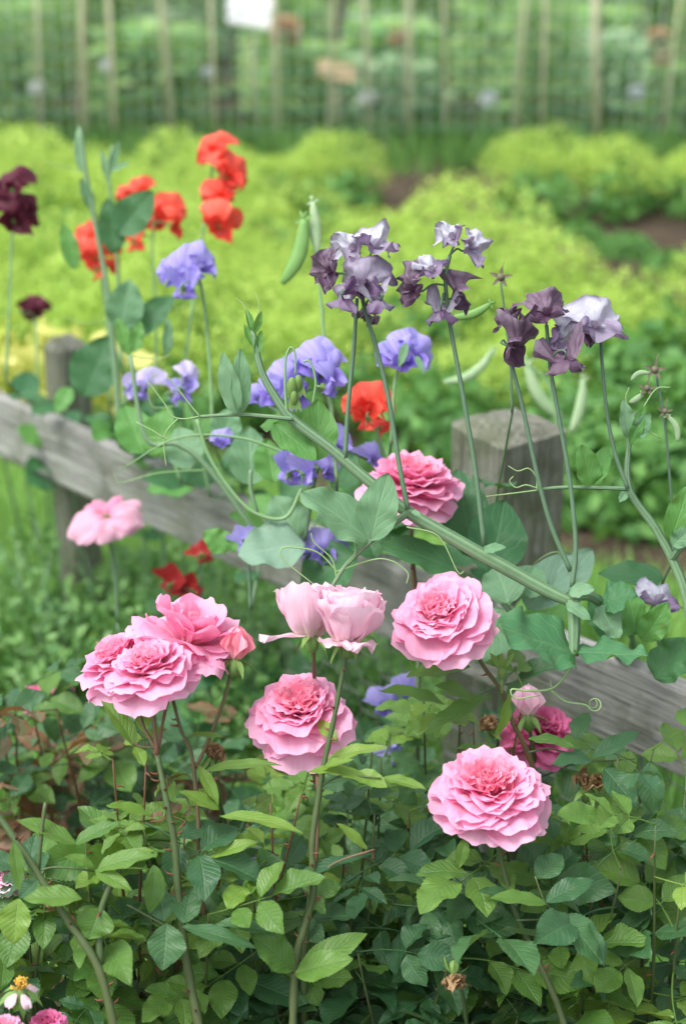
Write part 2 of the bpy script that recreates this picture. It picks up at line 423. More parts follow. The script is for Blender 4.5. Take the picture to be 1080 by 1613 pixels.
def ground_mat(name, c1, c2, c3, s1=3, s2=40):
    m, t, out = new_mat(name)
    co = obj_co(t)
    f = math_n(t, 'ADD', math_n(t, 'MULTIPLY', noise_n(t, s1, 5, co), .55), math_n(t, 'MULTIPLY', noise_n(t, s2, 5, co), .45))
    col = ramp(t, f, [(.35, c1), (.5, c2), (.66, c3)])
    finish(t, out, col, .95, .1, None, 0, noise_n(t, s2, 6, co), .8, .02)
    return m
MT['soil'] = ground_mat('soil', (.03, .024, .017), (.065, .050, .035), (.12, .095, .065))
MT['lawn'] = ground_mat('lawn', (.07, .18, .035), (.12, .27, .055), (.19, .36, .08))
MT['dark_soil'] = ground_mat('damp soil', (.02, .018, .012), (.040, .036, .022), (.07, .075, .035))

# ------------------------------------------------------------------ ground
def sheet(name, pts, z, mat):
    mb = MB(); mb.add([(x, y, z) for x, y in pts], [tuple(range(len(pts)))], [(0, 0, .5, 0)] * len(pts))
    return tag(mb.build(name, mat), kind='structure')
sheet('ground', [(-80, -30), (80, -30), (80, 150), (-80, 150)], 0, MT['dark_soil'])
sheet('lawn', [(-4, 1.9), (3.5, 1.9), (3.5, 2.5), (.75, 3.12), (.1, 3.45), (-.75, 4.3), (-4, 6.0)], .004, MT['lawn'])
sheet('flower_bed', [(3.5, 2.52), (.76, 3.14), (.12, 3.47), (-.73, 4.32), (-4, 6.02), (-4, 7.4), (3.5, 7.4)], .004, MT['soil'])

def grass(name, n, area, h0, h1, wid, mat, seed, keep=None):
    rs = np.random.RandomState(seed)
    x = rs.uniform(area[0], area[1], n); y = rs.uniform(area[2], area[3], n)
    if keep is not None:
        k = keep(x, y); x = x[k]; y = y[k]; n = len(x)
    a = rs.uniform(0, 2 * np.pi, n); h = rs.uniform(h0, h1, n); ln = rs.uniform(.1, .55, n) * h
    b = rs.uniform(0, 2 * np.pi, n)
    v = np.zeros((n, 5, 3))
    dx, dy = np.cos(a) * wid, np.sin(a) * wid
    lx, ly = np.cos(b) * ln, np.sin(b) * ln
    for i, (sg, ft, fl) in enumerate(((-1, 0, 0), (1, 0, 0), (.75, .55, .35), (-.75, .55, .35), (0, 1, 1))):
        v[:, i, 0] = x + sg * dx + lx * fl; v[:, i, 1] = y + sg * dy + ly * fl; v[:, i, 2] = .003 + h * ft
    mb = MB()
    mb.v = [tuple(p) for p in v.reshape(-1, 3)]
    for i in range(n):
        o = i * 5; mb.f += [(o, o + 1, o + 2, o + 3), (o + 3, o + 2, o + 4)]
    c = np.zeros((n, 5, 4)); c[:, :, 2] = rs.uniform(0, 1, n)[:, None]; c[:, :, 0] = np.array([0, 0, .5, .5, 1])[None]
    mb.c = c.reshape(-1, 4).tolist(); mb.mi = [0] * len(mb.f)
    o = mb.build(name, mat); return o
def in_lawn(x, y):
    edge = np.where(x > .1, 3.45 - (x - .1) * .5, 3.45 - (x - .1) * 1.0)
    return y < edge
tag(grass('grass', 42000, (-1.6, 1.2, 2.3, 4.7), .025, .075, .0022, MT['grass'], 3, in_lawn), 'short bright green lawn grass behind the wooden fence', 'grass', kind='stuff')
tag(grass('tall_grass', 5500, (-2.4, 2.4, 7.1, 8.1), .06, .16, .006, MT['grass_dark'], 6), 'strip of rough grass along the foot of the far netting', 'grass', kind='stuff')
def tall_patch(x, y):
    return (noise_arr(x, y) > .42)
def noise_arr(x, y): return np.array([noise.noise((a * 3.5, b * 3.5, 2.2)) * .5 + .5 for a, b in zip(x, y)])
tag(grass('tall_grass', 3800, (-.75, .75, 2.05, 2.95), .06, .20, .0032, MT['grass_dark'], 5, tall_patch), 'long unmown grass at the foot of the wooden fence', 'grass', kind='stuff')

def weed_mesh(seed, size, n, h, r, mat):
    def fn(rg):
        a = rg.uniform(0, 6.28); q = r * math.sqrt(rg.random()); z = h * rg.random() ** .7 * (1 - .5 * q / r)
        return (q * math.cos(a), q * math.sin(a), .01 + z), Vector((math.cos(a) * .4, math.sin(a) * .4 - .2, .8))
    mb = leaf_cloud(n, fn, size, seed, 0, 1, .45); rg = random.Random(seed); st = MB()
    for _ in range(9):
        a = rg.uniform(0, 6.28); q = r * rg.uniform(.2, .8)
        st.tube([(0, 0, -.01), (math.cos(a) * q * .6, math.sin(a) * q * .6, h * .5), (math.cos(a) * q, math.sin(a) * q, h * rg.uniform(.7, 1.1))], [.003, .0022, .001], 5)
    return mb.mesh('foliage', MT[mat]), st.mesh('stem', MT['pea_stem'])
def weeds():
    W = [weed_mesh(201, .011, 800, .24, .15, 'weed_leaf'), weed_mesh(202, .015, 480, .20, .15, 'weed_leaf'), weed_mesh(203, .009, 1000, .28, .13, 'weed_leaf')]
    spots = ((40, 1010, 'furthest left'), (120, 1030, 'left of the drooping pink flower'), (200, 985, 'under the drooping pink flower'), (285, 1040, 'above the left pink cluster'), (365, 1010, 'right of the dull red flowers'), (440, 1060, 'left of the twin blooms'), (90, 940, 'beside the thin post'), (240, 925, 'close under the rail'),
             (600, 1090, 'between the middle and right roses'), (340, 930, 'under the grey green leaf'), (500, 1020, 'behind the twin blooms'), (330, 1120, 'behind the left bud'))
    rg = random.Random(9)
    for i, (px, py, wd) in enumerate(spots):
        g = G(px, py, .10); f, st = W[i % 3]; k = rg.uniform(.85, 1.2)
        t = thing('weed_clump', 'blurred clump of low weeds below the fence rail, ' + wd, 'plant', (g.x, g.y, .004), 'weeds below the fence rail')
        R = Matrix.Translation((g.x, g.y, .004)) @ Matrix.Rotation(i * 1.1, 4, 'Z') @ Matrix.Scale(k, 4)
        place('stem', st, t, R); place('foliage', f, t, R)

# ------------------------------------------------------------------ wooden fence
RA, RB = Vector((.406, 0, 0)), Vector((-.60, 0, 0))
def rail_pt(px, py, d): return P(px, py, d)
ra = P(1080, 1092, 2.03); rb = P(0, 625, 3.0)
rz = (ra.z + rb.z) / 2; ra.z = rz; rb.z = rz
rdir = (rb - ra).normalized(); rnorm = Vector((rdir.y, -rdir.x, 0))
if rnorm.y > 0: rnorm = -rnorm
fence = thing('wooden_fence', 'weathered grey post and rail fence crossing behind the roses', 'fence', (ra.x, ra.y, 0))
def plank(length, h, th, name, mat, M_, parent, seed, nx=60, chip=.002):
    mb = MB(); rg = random.Random(seed)
    prof = []
    bv = .006
    for (y, z, sy, sz) in ((-1, -1, 0, 0), (1, -1, 0, 0), (1, 1, 0, 0), (-1, 1, 0, 0)):
        pass
    y2, z2 = th / 2, h / 2
    loop = [(-y2 + bv, -z2), (y2 - bv, -z2), (y2, -z2 + bv), (y2, -z2 * .3), (y2, z2 * .4), (y2, z2 - bv), (y2 - bv, z2), (0, z2), (-y2 + bv, z2), (-y2, z2 - bv), (-y2, z2 * .4), (-y2, -z2 * .3), (-y2, -z2 + bv)]
    n = len(loop); vs = []; cs = []; fs = []
    for i in range(nx + 1):
        x = length * (i / nx - .5)
        for k, (y, z) in enumerate(loop):
            d = noise.noise((x * 9, y * 25 + seed, z * 25)) * chip + noise.noise((x * 2.2, seed * 1.7, k * .1)) * chip * .6
            vs.append(Vector((x, y * (1 + d / th * 2), z * (1 + d / h * 2)))); cs.append((i / nx, k / n, .5, 0))
    for i in range(nx):
        for k in range(n):
            fs.append((i * n + k, (i + 1) * n + k, (i + 1) * n + (k + 1) % n, i * n + (k + 1) % n))
    fs.append(tuple(range(n))); fs.append(tuple(nx * n + k for k in range(n - 1, -1, -1)))
    mb.add(vs, fs, cs)
    me = mb.mesh(name, mat)
    me.polygons.foreach_set('use_smooth', [False] * len(me.polygons))
    return place(name, me, parent, M_)
RAIL_H, RAIL_T = .118, .028
mid = (ra + rb) / 2 - Vector((0, 0, RAIL_H / 2)) - rnorm * (-RAIL_T / 2) * -1
Mx = Matrix((rdir, -rnorm, UPW)).transposed().to_4x4()
if Mx.determinant() < 0: Mx = Matrix((-rdir, -rnorm, UPW)).transposed().to_4x4()
plank(3.4, RAIL_H, RAIL_T, 'rail', MT['rail_wood'], Matrix.Translation(mid) @ Mx, fence, 3, 110)

def post(px, d, wid, top_px, rotd, name='post'):
    t = P(px, top_px, d)
    H = t.z + .3
    mb = MB(); n = 24; vs = []; cs = []; fs = []
    loop = []
    b = wid / 2; c = .007
    for sx, sy in ((1, 1), (-1, 1), (-1, -1), (1, -1)):
        if sx * sy > 0: loop += [(sx * b, sy * (b - c)), (sx * (b - c), sy * b)]
        else: loop += [(sx * (b - c), sy * b), (sx * b, sy * (b - c))]
    full = []
    for i in range(8):
        a = loop[i]; q = loop[(i + 1) % 8]
        full.append(a)
        if i % 2 == 1:
            full += [(a[0] + (q[0] - a[0]) * f, a[1] + (q[1] - a[1]) * f) for f in (.33, .66)]
    k = len(full)
    for i in range(n + 1):
        z = -.3 + H * i / n
        for j, (x, y) in enumerate(full):
            d_ = 1 + noise.noise((x * 20, y * 20, z * 3 + px)) * .035
            zz = z
            if i == n: zz = z - .012 * (.5 + noise.noise((x * 30, y * 30, px))) - .006
            vs.append(Vector((x * d_, y * d_, zz))); cs.append((i / n, j / k, .5, 0))
    for i in range(n):
        for j in range(k):
            fs.append((i * k + j, i * k + (j + 1) % k, (i + 1) * k + (j + 1) % k, (i + 1) * k + j))
    # worn domed top
    o = len(vs)
    for j, (x, y) in enumerate(full):
        vs.append(Vector((x * .6, y * .6, H - .3 + .003 + .006 * noise.noise((x * 40, y * 40, 1))))); cs.append((1, 0, .5, 0))
    vs.append(Vector((0, 0, H - .3 + .004))); cs.append((1, 0, .5, 0))
    for j in range(k):
        fs.append((n * k + j, n * k + (j + 1) % k, o + (j + 1) % k, o + j)); fs.append((o + j, o + (j + 1) % k, o + k))
    mb.add(vs, fs, cs)
    me = mb.mesh(name, MT['post_wood'])
    me.polygons.foreach_set('use_smooth', [False] * len(me.polygons))
    place(name, me, fence, Matrix.Translation((t.x, t.y, 0)) @ Matrix.Rotation(math.radians(rotd), 4, 'Z'))
post(802, 2.36, .118, 662, 33)
post(104, 2.985, .062, 535, 40)
# chicken wire stapled to the back of the rail, right-hand side
mb = MB()
hx = .028
o0 = ra - rdir * .15 - rnorm * .03
for i in range(22):
    for j in range(16):
        cx = i * hx * 1.5; cz = rz - RAIL_H - .01 - (j + (.5 if i % 2 else 0)) * hx * math.sqrt(3)
        if cz < .03: continue
        c = o0 + rdir * cx; c.z = cz
        pts = [c + (rdir * math.cos(a) + UPW * math.sin(a)) * hx for a in [math.pi / 3 * q for q in range(4)]]
        for a, b in zip(pts[:-1], pts[1:]): mb.tube([a, b], .0009, 4, cap=False)
mb.build('chicken_wire', MT['wire_grey'], fence)

# ------------------------------------------------------------------ far netting, canes, plants behind
NY = 7.7
net = thing('netting_fence', 'green square mesh netting on tan canes across the back', 'fence', (0, NY, 0))
mb = MB(); rg = random.Random(8)
for i in range(-54, 55):
    x = i * .063
    mb.tube([(x + .01 * math.sin(i), NY, .02), (x + .006 * math.sin(i * 2), NY - .01, .6), (x, NY, 1.25)], .0034, 4, cap=False)
cord = mb; mb = MB()
for j in range(1, 14):
    z = j * .082
    mb.tube([(x, NY - .006, z + .012 * math.sin(x * 1.7 + j * .3)) for x in np.linspace(-3.4, 3.4, 18)], .0062, 4, cap=False)
cord.build('netting', MT['wire_pale'], net)
mb.build('netting', MT['wire'], net)
for i in range(32):
    x = -3.3 + i * .212 + rg.uniform(-.06, .06)
    mb = MB(); r = rg.uniform(.006, .018)
    mb.tube([(x, NY - .035, -.05), (x + rg.uniform(-.05, .05), NY - .035, .7), (x + rg.uniform(-.13, .13), NY - .035, 1.4)], [r, r * .95, r * .9], 7, rnd=rg.random())
    mb.build('cane', MT['pole'], net)

def leaf_cloud(n, fn, size, seed, rnd_lo=0, rnd_hi=1, flat=.5):
    """n small folded leaf faces; fn(rng)->(pos, normal)"""
    rg = random.Random(seed); mb = MB()
    for _ in range(n):
        p, nr = fn(rg)
        nr = (Vector(nr) * flat + Vector((rg.gauss(0, 1), rg.gauss(0, 1), rg.gauss(0, 1))) * (1 - flat)).normalized()
        u = nr.orthogonal().normalized(); a = rg.uniform(0, 6.28)
        u = Matrix.Rotation(a, 3, nr) @ u; v = nr.cross(u)
        s = size * rg.uniform(.6, 1.4); q = rg.uniform(rnd_lo, rnd_hi)
        c = (0, 0, q, 0)
        p = Vector(p)
        mb.add([p - u * s, p + v * s * .55 + nr * s * .15, p + u * s, p - v * s * .55 + nr * s * .15], [(0, 1, 2, 3)], [c] * 4)
    return mb

weeds()
# lady's mantle mounds
def mound_mesh(seed):
    rg0 = random.Random(seed)
    lobes = [(rg0.uniform(-.2, .2), rg0.uniform(-.2, .2), rg0.uniform(.16, .30), rg0.uniform(.22, .40)) for _ in range(6)]
    def top(rg):
        lx, ly, r, h = rg.choice(lobes)
        a = rg.uniform(0, 6.28); e = math.asin(rg.uniform(.05, 1)); k = rg.uniform(.82, 1.08)
        d = Vector((math.cos(a) * math.cos(e), math.sin(a) * math.cos(e), math.sin(e)))
        return (lx + d.x * r * k, ly + d.y * r * k, h * .45 + d.z * h * .62 * k), d
    def low(rg):
        a = rg.uniform(0, 6.28); e = math.asin(rg.uniform(0, .8)); k = rg.uniform(.7, 1.0)
        d = Vector((math.cos(a) * math.cos(e), math.sin(a) * math.cos(e), math.sin(e)))
        return (d.x * .40 * k, d.y * .40 * k, .03 + d.z * .26 * k), d
    fl = leaf_cloud(4200, top, .0098, seed, 0, 1, .45)
    lf = leaf_cloud(520, low, .036, seed + 1, 0, 1, .6)
    return fl.mesh('flower_froth', MT['alc_flower']), lf.mesh('foliage', MT['alc_leaf'])
MOUNDS = [mound_mesh(40 + 7 * i) for i in range(4)]
def leafy_mesh(seed):
    def low(rg):
        a = rg.uniform(0, 6.28); e = math.asin(rg.uniform(0, 1)); k = rg.uniform(.75, 1.0)
        d = Vector((math.cos(a) * math.cos(e), math.sin(a) * math.cos(e), math.sin(e)))
        return (d.x * .38 * k, d.y * .38 * k, .02 + d.z * .42 * k), d
    return leaf_cloud(900, low, .042, seed, 0, 1, .6).mesh('foliage', MT['alc_leaf'])
LEAFY = [leafy_mesh(61), leafy_mesh(62)]
rg = random.Random(77)
def mound(x, y, s, label, i):
    t = thing('lady_mantle', label, 'plant', (x, y, 0), "lady's mantle mounds in the far bed")
    f, l = MOUNDS[i % 4]
    R = Matrix.Rotation(rg.uniform(0, 6.28), 4, 'Z') @ Matrix.Diagonal((s, s, s * rg.uniform(.9, 1.15), 1))
    place('foliage', l, t, Matrix.Translation((x, y, 0)) @ R)
    place('flower_froth', f, t, Matrix.Translation((x, y, 0)) @ R)
rows = [(6.45, -1.9, 1.9, .46, .72, 'right under the netting'), (5.75, -1.75, 1.75, .50, .92, 'nearest the netting'), (5.2, -1.6, 1.6, .46, .90, 'second from the netting'), (4.65, -1.45, 1.3, .44, .86, 'in the middle of the bed'), (4.15, -1.3, .75, .42, .80, 'nearest the wooden fence')]
ORD = ['first', 'second', 'third', 'fourth', 'fifth', 'sixth', 'seventh', 'eighth', 'ninth', 'tenth']
k = 0
for (y, x0, x1, st, s, wd) in rows:
    x = x0; n_ = 0
    while x < x1:
        xx = x + rg.uniform(-.08, .08); yy = y + rg.uniform(-.1, .1)
        pxx = 540 + FPX * xx / (yy * math.cos(PITCH) + (CH - .3) * math.sin(PITCH))
        skip = (y == 5.2 and pxx > 790) or (y == 5.75 and pxx > 800) or (y > 5.7 and 560 < pxx < 700)
        if not skip:
            mound(xx, yy - (.12 if y == 4.65 and pxx > 800 else 0), s * rg.uniform(.88, 1.12), 'frothy yellow green mound, %s from left in the row %s' % (ORD[n_], wd), k); n_ += 1
        k += 1; x += st
for (x, y, s, wd) in ((.60, 4.05, .55, 'low yellow green mound right behind the thick post'), (.95, 4.2, .6, 'low yellow green mound at the right edge above the soil patch')):
    mound(x, y, s, wd, k); k += 1
for i, (px, py, sc_) in enumerate(((850, 352, .28), (915, 380, .25), (985, 402, .30), (1055, 428, .28))):
    g = G(px, py, .0)
    t = thing('leafy_clump', ('first', 'second', 'third', 'fourth')[i] + ' from left of the low dark green clumps in the bare strip', 'plant', (g.x, g.y, 0))
    place('foliage', LEAFY[i % 2], t, Matrix.Translation((g.x, g.y, 0)) @ Matrix.Diagonal((sc_, sc_, sc_ * .6, 1)))
for i, (px, py, sc_, wd) in enumerate(((955, 640, .66, 'behind the plum flowers, right of the post'), (1065, 655, .68, 'behind the seed pods at the right edge'), (840, 620, .60, 'just above the top of the thick post'))):
    g = G(px, py, .0); mound(g.x, g.y, sc_, 'frothy yellow green mound ' + wd, i + 1)
# leafy clumps, not in flower, at the right behind the thick post
for i, (px, py, z, s, wd) in enumerate(((1000, 800, .0, .62, 'right of the thick post'), (1085, 790, .0, .7, 'at the right edge'), (905, 770, 0, .55, 'touching the post'), (690, 720, 0, .5, 'left of the post'), (1040, 700, 0, .7, 'behind the seed pods'), (930, 690, 0, .62, 'behind the plum flowers'))):
    g = G(px, py, 0.0)
    t = thing('leafy_clump', 'leafy green clump without flowers in the near bed, ' + wd, 'plant', (g.x, g.y, 0))
    f, l = MOUNDS[i % 4]
    place('foliage', LEAFY[i % 2], t, Matrix.Translation((g.x, g.y, 0)) @ Matrix.Rotation(i * 1.3, 4, 'Z') @ Matrix.Scale(s, 4))

# green bushy plants behind netting
def bush_mesh(seed, h, r, size, n, mat):
    def fn(rg):
        z = rg.uniform(.03, h); a = rg.uniform(0, 6.28); k = r * math.sqrt(rg.random()) * (1 - .35 * z / h)
        k *= .7 + .6 * (noise.noise((math.cos(a) * 1.5, math.sin(a) * 1.5 + seed, z * 4)) * .5 + .5)
        return (k * math.cos(a), k * math.sin(a), z), Vector((math.cos(a) * .5, math.sin(a) * .5 - .3, .7))
    mb = leaf_cloud(n, fn, size, seed, 0, 1, .4)
    rg = random.Random(seed)
    st = MB()
    for _ in range(5):
        a = rg.uniform(0, 6.28); q = rg.uniform(0, r * .6)
        st.tube([(0, 0, -.03), (math.cos(a) * q * .5, math.sin(a) * q * .5, h * .5), (math.cos(a) * q, math.sin(a) * q, h * .95)], [.008, .006, .003], 5)
    return mb.mesh('foliage', mat), st.mesh('stem', MT['pea_stem'])
BUSHES = [bush_mesh(91, 1.0, .28, .035, 1100, MT['bg_leaf']), bush_mesh(92, .8, .34, .045, 900, MT['bg_leaf_blue']), bush_mesh(93, 1.2, .25, .03, 1300, MT['bg_leaf']), bush_mesh(94, .9, .3, .055, 600, MT['bg_leaf'])]
rg = random.Random(15); k = 0
for y in (8.12, 8.6, 9.2, 10.2, 11.6, 13.0):
    x = -2.6
    while x < 2.7:
        xx = x + rg.uniform(-.12, .12); yy = y + rg.uniform(-.2, .2); s = rg.uniform(.75, 1.15)
        if not (y < 9.0 and rg.random() < .12):
            t = thing('leafy_plant', 'tall blurred green plant in the rows behind the netting', 'plant', (xx, yy, 0), 'green plants growing behind the netting')
            f, stm = BUSHES[k % 4]
            R = Matrix.Translation((xx, yy, 0)) @ Matrix.Rotation(rg.uniform(0, 6.28), 4, 'Z') @ Matrix.Diagonal((s, s, s * (.48 if y < 9.5 else .8), 1))
            place('stem', stm, t, R); place('foliage', f, t, R)
        k += 1; x += .58
# white plaque, tan labels and white flower heads behind the netting
def slab(w_, h_, th, mat, name, parent, Mx_):
    mb = MB(); bv = min(w_, h_) * .08
    def rr(z, ins): return [Vector((sx * (w_ / 2 - ins) - (sx * bv if q else 0), sy * (h_ / 2 - ins) - (0 if q else sy * bv), z)) for sx, sy, q in ((1, 1, 0), (1, 1, 1), (-1, 1, 1), (-1, 1, 0), (-1, -1, 0), (-1, -1, 1), (1, -1, 1), (1, -1, 0))]
    L = rr(-th / 2, .0) + rr(th / 2 - th * .2, 0) + rr(th / 2, th * .25)
    fs = [tuple(range(7, -1, -1)), tuple(range(16, 24))]
    for a in (0, 8):
        for i in range(8): fs.append((a + i, a + (i + 1) % 8, a + 8 + (i + 1) % 8, a + 8 + i))
    mb.add(L, fs, [(0, 0, .5, 0)] * len(L))
    me = mb.mesh(name, mat); me.polygons.foreach_set('use_smooth', [False] * len(me.polygons))
    return place(name, me, parent, Mx_)
def label_stake(name, label, px, py, d, w_, h_, mat, roll, tilt):
    c = P(px, py, d)
    t = thing(name, label, 'sign', (c.x, c.y, 0))
    R = Matrix.Rotation(math.radians(roll), 4, 'Y') @ Matrix.Rotation(math.radians(90 - tilt), 4, 'X')
    slab(w_, h_, .012, mat, 'plate', t, Matrix.Translation(c) @ R)
    mb = MB(); mb.tube([(c.x, c.y + .02, -.05), (c.x, c.y + .014, c.z - h_ * .1)], .009, 6); mb.build('stake', MT['pole'], t)
label_stake('plant_label', 'white plaque on a stake leaning at the top edge of the photo', 395, 8, 7.72, .20, .19, MT['plaque'], 9, 25)
label_stake('wooden_label', 'pale tan wooden label tilted beneath the white plaque', 530, 112, 7.68, .17, .08, MT['tan'], 12, 35)
def flower_head(px, py, d, r, mat, name, label, cat, group=None):
    c = P(px, py, d)
    t = thing(name, label, cat, (c.x, c.y, 0), group)
    mb = MB(); mb.tube([(c.x, c.y + .03, -.02), (c.x + .01, c.y + .02, c.z * .5), c], [.006, .005, .004], 5); mb.build('stem', MT['pea_stem'], t)
    mb = MB(); rg = random.Random(int(px * 7 + py))
    for k in range(16):
        a = rg.uniform(0, 6.28); e = rg.uniform(-.3, 1.4)
        n_ = Vector((math.cos(a) * math.cos(e), math.sin(a) * math.cos(e) - .4, math.sin(e))).normalized()
        u = n_.orthogonal().normalized(); v = n_.cross(u)
        o = c + n_ * r * .45
        def f(s, q, i, j): 
            ww = r * .55 * math.sin(math.pi * (.15 + .8 * q))
            return o + n_ * (r * .25 * (s * s)) + u * (s * ww) + v * ((q - .5) * r * 1.1), (q, s, .5, 0)
        mb.grid(4, 4, f)
    mb.build('blossom', mat, t)
for i, (px, py, wd) in enumerate(((60, 140, 'leftmost'), (580, 155, 'lowest one left of centre'), (768, 157, 'one right of centre'), (1002, 148, 'rightmost'), (170, 105, 'faint one in the top left'), (330, 115, 'faint one above the red blooms'))):
    flower_head(px, py, 7.72, .042 if i < 4 else .034, MT['white_petal'], 'white_flower', 'blurred round white flower behind the netting, ' + wd, 'flower', 'white flowers behind the netting')
for (px, py, r, wd) in ((450, 50, .09, 'beside the white plaque'), (1037, 62, .06, 'in the top right corner'), (1040, 95, .045, 'lower one in the top right corner'), (545, 118, .03, 'against the tan wooden label'), (628, 60, .05, 'right of the wooden label')):
    flower_head(px, py, 7.74, r, MT['tan'], 'seed_head', 'dry tan seed head behind the netting, ' + wd, 'flower')

# ------------------------------------------------------------------ leaf meshes
def blade(mb, base, tip, up, W, fold=.25, droop=.15, serr=0.0, ruf=0.0, nt=18, ns=6, rnd=.5, lay=0, shape=(.85, .8), rg=random, twist=0, mi=0):
    base = Vector(base); tip = Vector(tip)
    X = tip - base; L = X.length; X = X / L
    Y = Vector(up).cross(X); Y.normalize(); Z = X.cross(Y)
    a, b = shape
    p1, p2 = rg.uniform(0, 6.28), rg.uniform(0, 6.28)
    sd = rg.uniform(0, 50)
    def f(s, t, i, j):
        wv = W * max(0.0, math.sin(math.pi * t ** a)) ** b
        if serr and 0 < j < nt and abs(s) > .99: wv *= 1 + serr * (1 if j % 2 else -1) * (1.2 - t * .4)
        y = s * wv
        z = fold * abs(y) - droop * L * (t * t) + droop * L * t * .5
        if ruf:
            z += ruf * W * (abs(s) ** 1.5) * (math.sin(t * 13 + p1 + (1.5 if s > 0 else 0)) + .6 * math.sin(t * 23 + p2)) + ruf * .8 * W * noise.noise((t * 3 + sd, s * 1.6, sd))
        y += twist * z
        return base + X * (t * L) + Y * y + Z * z, (t, s, rnd, lay)
    mb.grid(ns, nt, f, mi)

def rose_leaf_mesh(seed, mat, n_pairs=2, scale=1.0):
    rg = random.Random(seed); mb = MB()
    Lr = .078 * scale
    pts = [Vector((x * Lr, .004 * math.sin(x * 3 + seed), -.012 * x * x)) for x in (0, .25, .5, .75, 1.0)]
    pts = smooth(pts, 3)
    mb.tube(pts, lin(.0013, .0008, len(pts)), 5, lay=0, rnd=.9)
    end = pts[-1]
    def leaflet(p, ang, L, W):
        dv = Vector((math.cos(ang), math.sin(ang), rg.uniform(-.35, .15)))
        st = p + dv * .004
        mb.tube([p, st], .0008, 4, cap=False, rnd=.9)
        up = Vector((rg.uniform(-.3, .3), rg.uniform(-.3, .3), 1))
        blade(mb, st, st + dv.normalized() * L, up, W, fold=rg.uniform(.08, .5), droop=rg.uniform(.05, .35), serr=.035, ruf=.07, nt=34, ns=8, rnd=rg.random(), rg=rg, shape=(.93, .88), twist=rg.uniform(-.6, .6))
    leaflet(end, rg.uniform(-.2, .2), .064 * scale * rg.uniform(.9, 1.1), .0195 * scale * rg.uniform(.85, 1.12))
    for k in range(n_pairs):
        fr = (.90, .50, .25)[k]
        p = pts[int(fr * (len(pts) - 1))]
        sz = (.98, .80, .6)[k] * scale
        for sg in (-1, 1):
            leaflet(p, sg * rg.uniform(.85, 1.25), .054 * sz * rg.uniform(.9, 1.1), .0168 * sz * rg.uniform(.85, 1.12))
    return mb.mesh('leaf', MT[mat])
RL = {m: [rose_leaf_mesh(100 + i * 3 + hash_, m, 2 if i % 3 else 1) for i in range(6)] for hash_, m in enumerate(('rose_leaf', 'rose_leaf_mid', 'rose_leaf_young', 'rose_leaf_red'))}

def frame(X, up):
    X = Vector(X).normalized(); Y = Vector(up).cross(X)
    if Y.length < 1e-4: Y = X.orthogonal()
    Y.normalize(); Z = X.cross(Y)
    return Matrix((X, Y, Z)).transposed().to_4x4()

def put_leaf(parent, p, X, up, mat, rg, s=1.0):
    return place('leaf', rg.choice(RL[mat]), parent, Matrix.Translation(p) @ frame(X, up) @ Matrix.Scale(s, 4))

def cane_mesh(mb, pts, r0, r1, thorns=0, rg=random, n=8):
    rr = lin(r0, r1, len(pts))
    rr = [r * (1 + .10 * math.sin(i * 2.1)) for i, r in enumerate(rr)]
    mb.tube(pts, rr, n)
    for _ in range(thorns):
        i = rg.randrange(1, len(pts) - 1)
        T = (pts[i + 1] - pts[i - 1]).normalized()
        q = T.orthogonal(); q = Matrix.Rotation(rg.uniform(0, 6.28), 3, T) @ q; q.normalize()
        p = pts[i] + (pts[i + 1] - pts[i]) * rg.random()
        L = rg.uniform(.005, .0085)
        mb.tube([p + q * rr[i] * .6, p + q * (rr[i] + L * .6) - T * L * .15, p + q * (rr[i] + L) - T * L * .5], [.0015, .0008, .0001], 5, lay=1)

def pick(rg, wts):
    x = rg.random() * sum(v for _, v in wts)
    for m, v in wts:
        x -= v
        if x <= 0: return m
    return wts[-1][0]

def rose_bush(label, tips, wts, seed, nleaf=6, scale=1.0, root=None, frac=.55, cane_m='cane'):
    rg = random.Random(seed)
    tp = [P(*t) for t in tips]
    c = sum(tp, Vector()) / len(tp)
    base = Vector((c.x, c.y + .06, 0))
    t = thing('rose_bush', label, 'rose bush', base)
    for p in tp:
        r = base + Vector(((p.x - c.x) * .6 + rg.uniform(-.03, .03), (p.y - c.y) * .6 + rg.uniform(-.03, .03), -.01))
        m1 = r.lerp(p, .5) + Vector((rg.uniform(-.03, .03), rg.uniform(-.03, .03), .04))
        pts = smooth([r, m1, p], 7)
        mb = MB(); cane_mesh(mb, pts, .0036, .0008, 8, rg, 7); mb.build('cane', MT[cane_m], t)
        az = rg.uniform(0, 6.28)
        for k in range(nleaf):
            f = 1 - frac * (k / nleaf) - (.0 if k == 0 else .02)
            q = f * (len(pts) - 1); i = min(len(pts) - 2, int(q)); pos = pts[i].lerp(pts[i + 1], q - i)
            az += 2.4 + rg.uniform(-.4, .4)
            el = rg.uniform(-.15, .55)
            X = Vector((math.cos(az) * math.cos(el), math.sin(az) * math.cos(el), math.sin(el)))
            up = Vector((rg.uniform(-.45, .45), rg.uniform(-.75, .15), 1))
            put_leaf(t, pos, X, up, pick(rg, wts), rg, scale * rg.uniform(.60, 1.02))
    return t

DARK = [('rose_leaf', 6), ('rose_leaf_mid', 4)]
MIX = [('rose_leaf', 3), ('rose_leaf_mid', 5), ('rose_leaf_young', 2)]
BRT = [('rose_leaf_mid', 4), ('rose_leaf_young', 5), ('rose_leaf', 1)]
REDS = [('rose_leaf', 6), ('rose_leaf_red', 4), ('rose_leaf_mid', 1)]

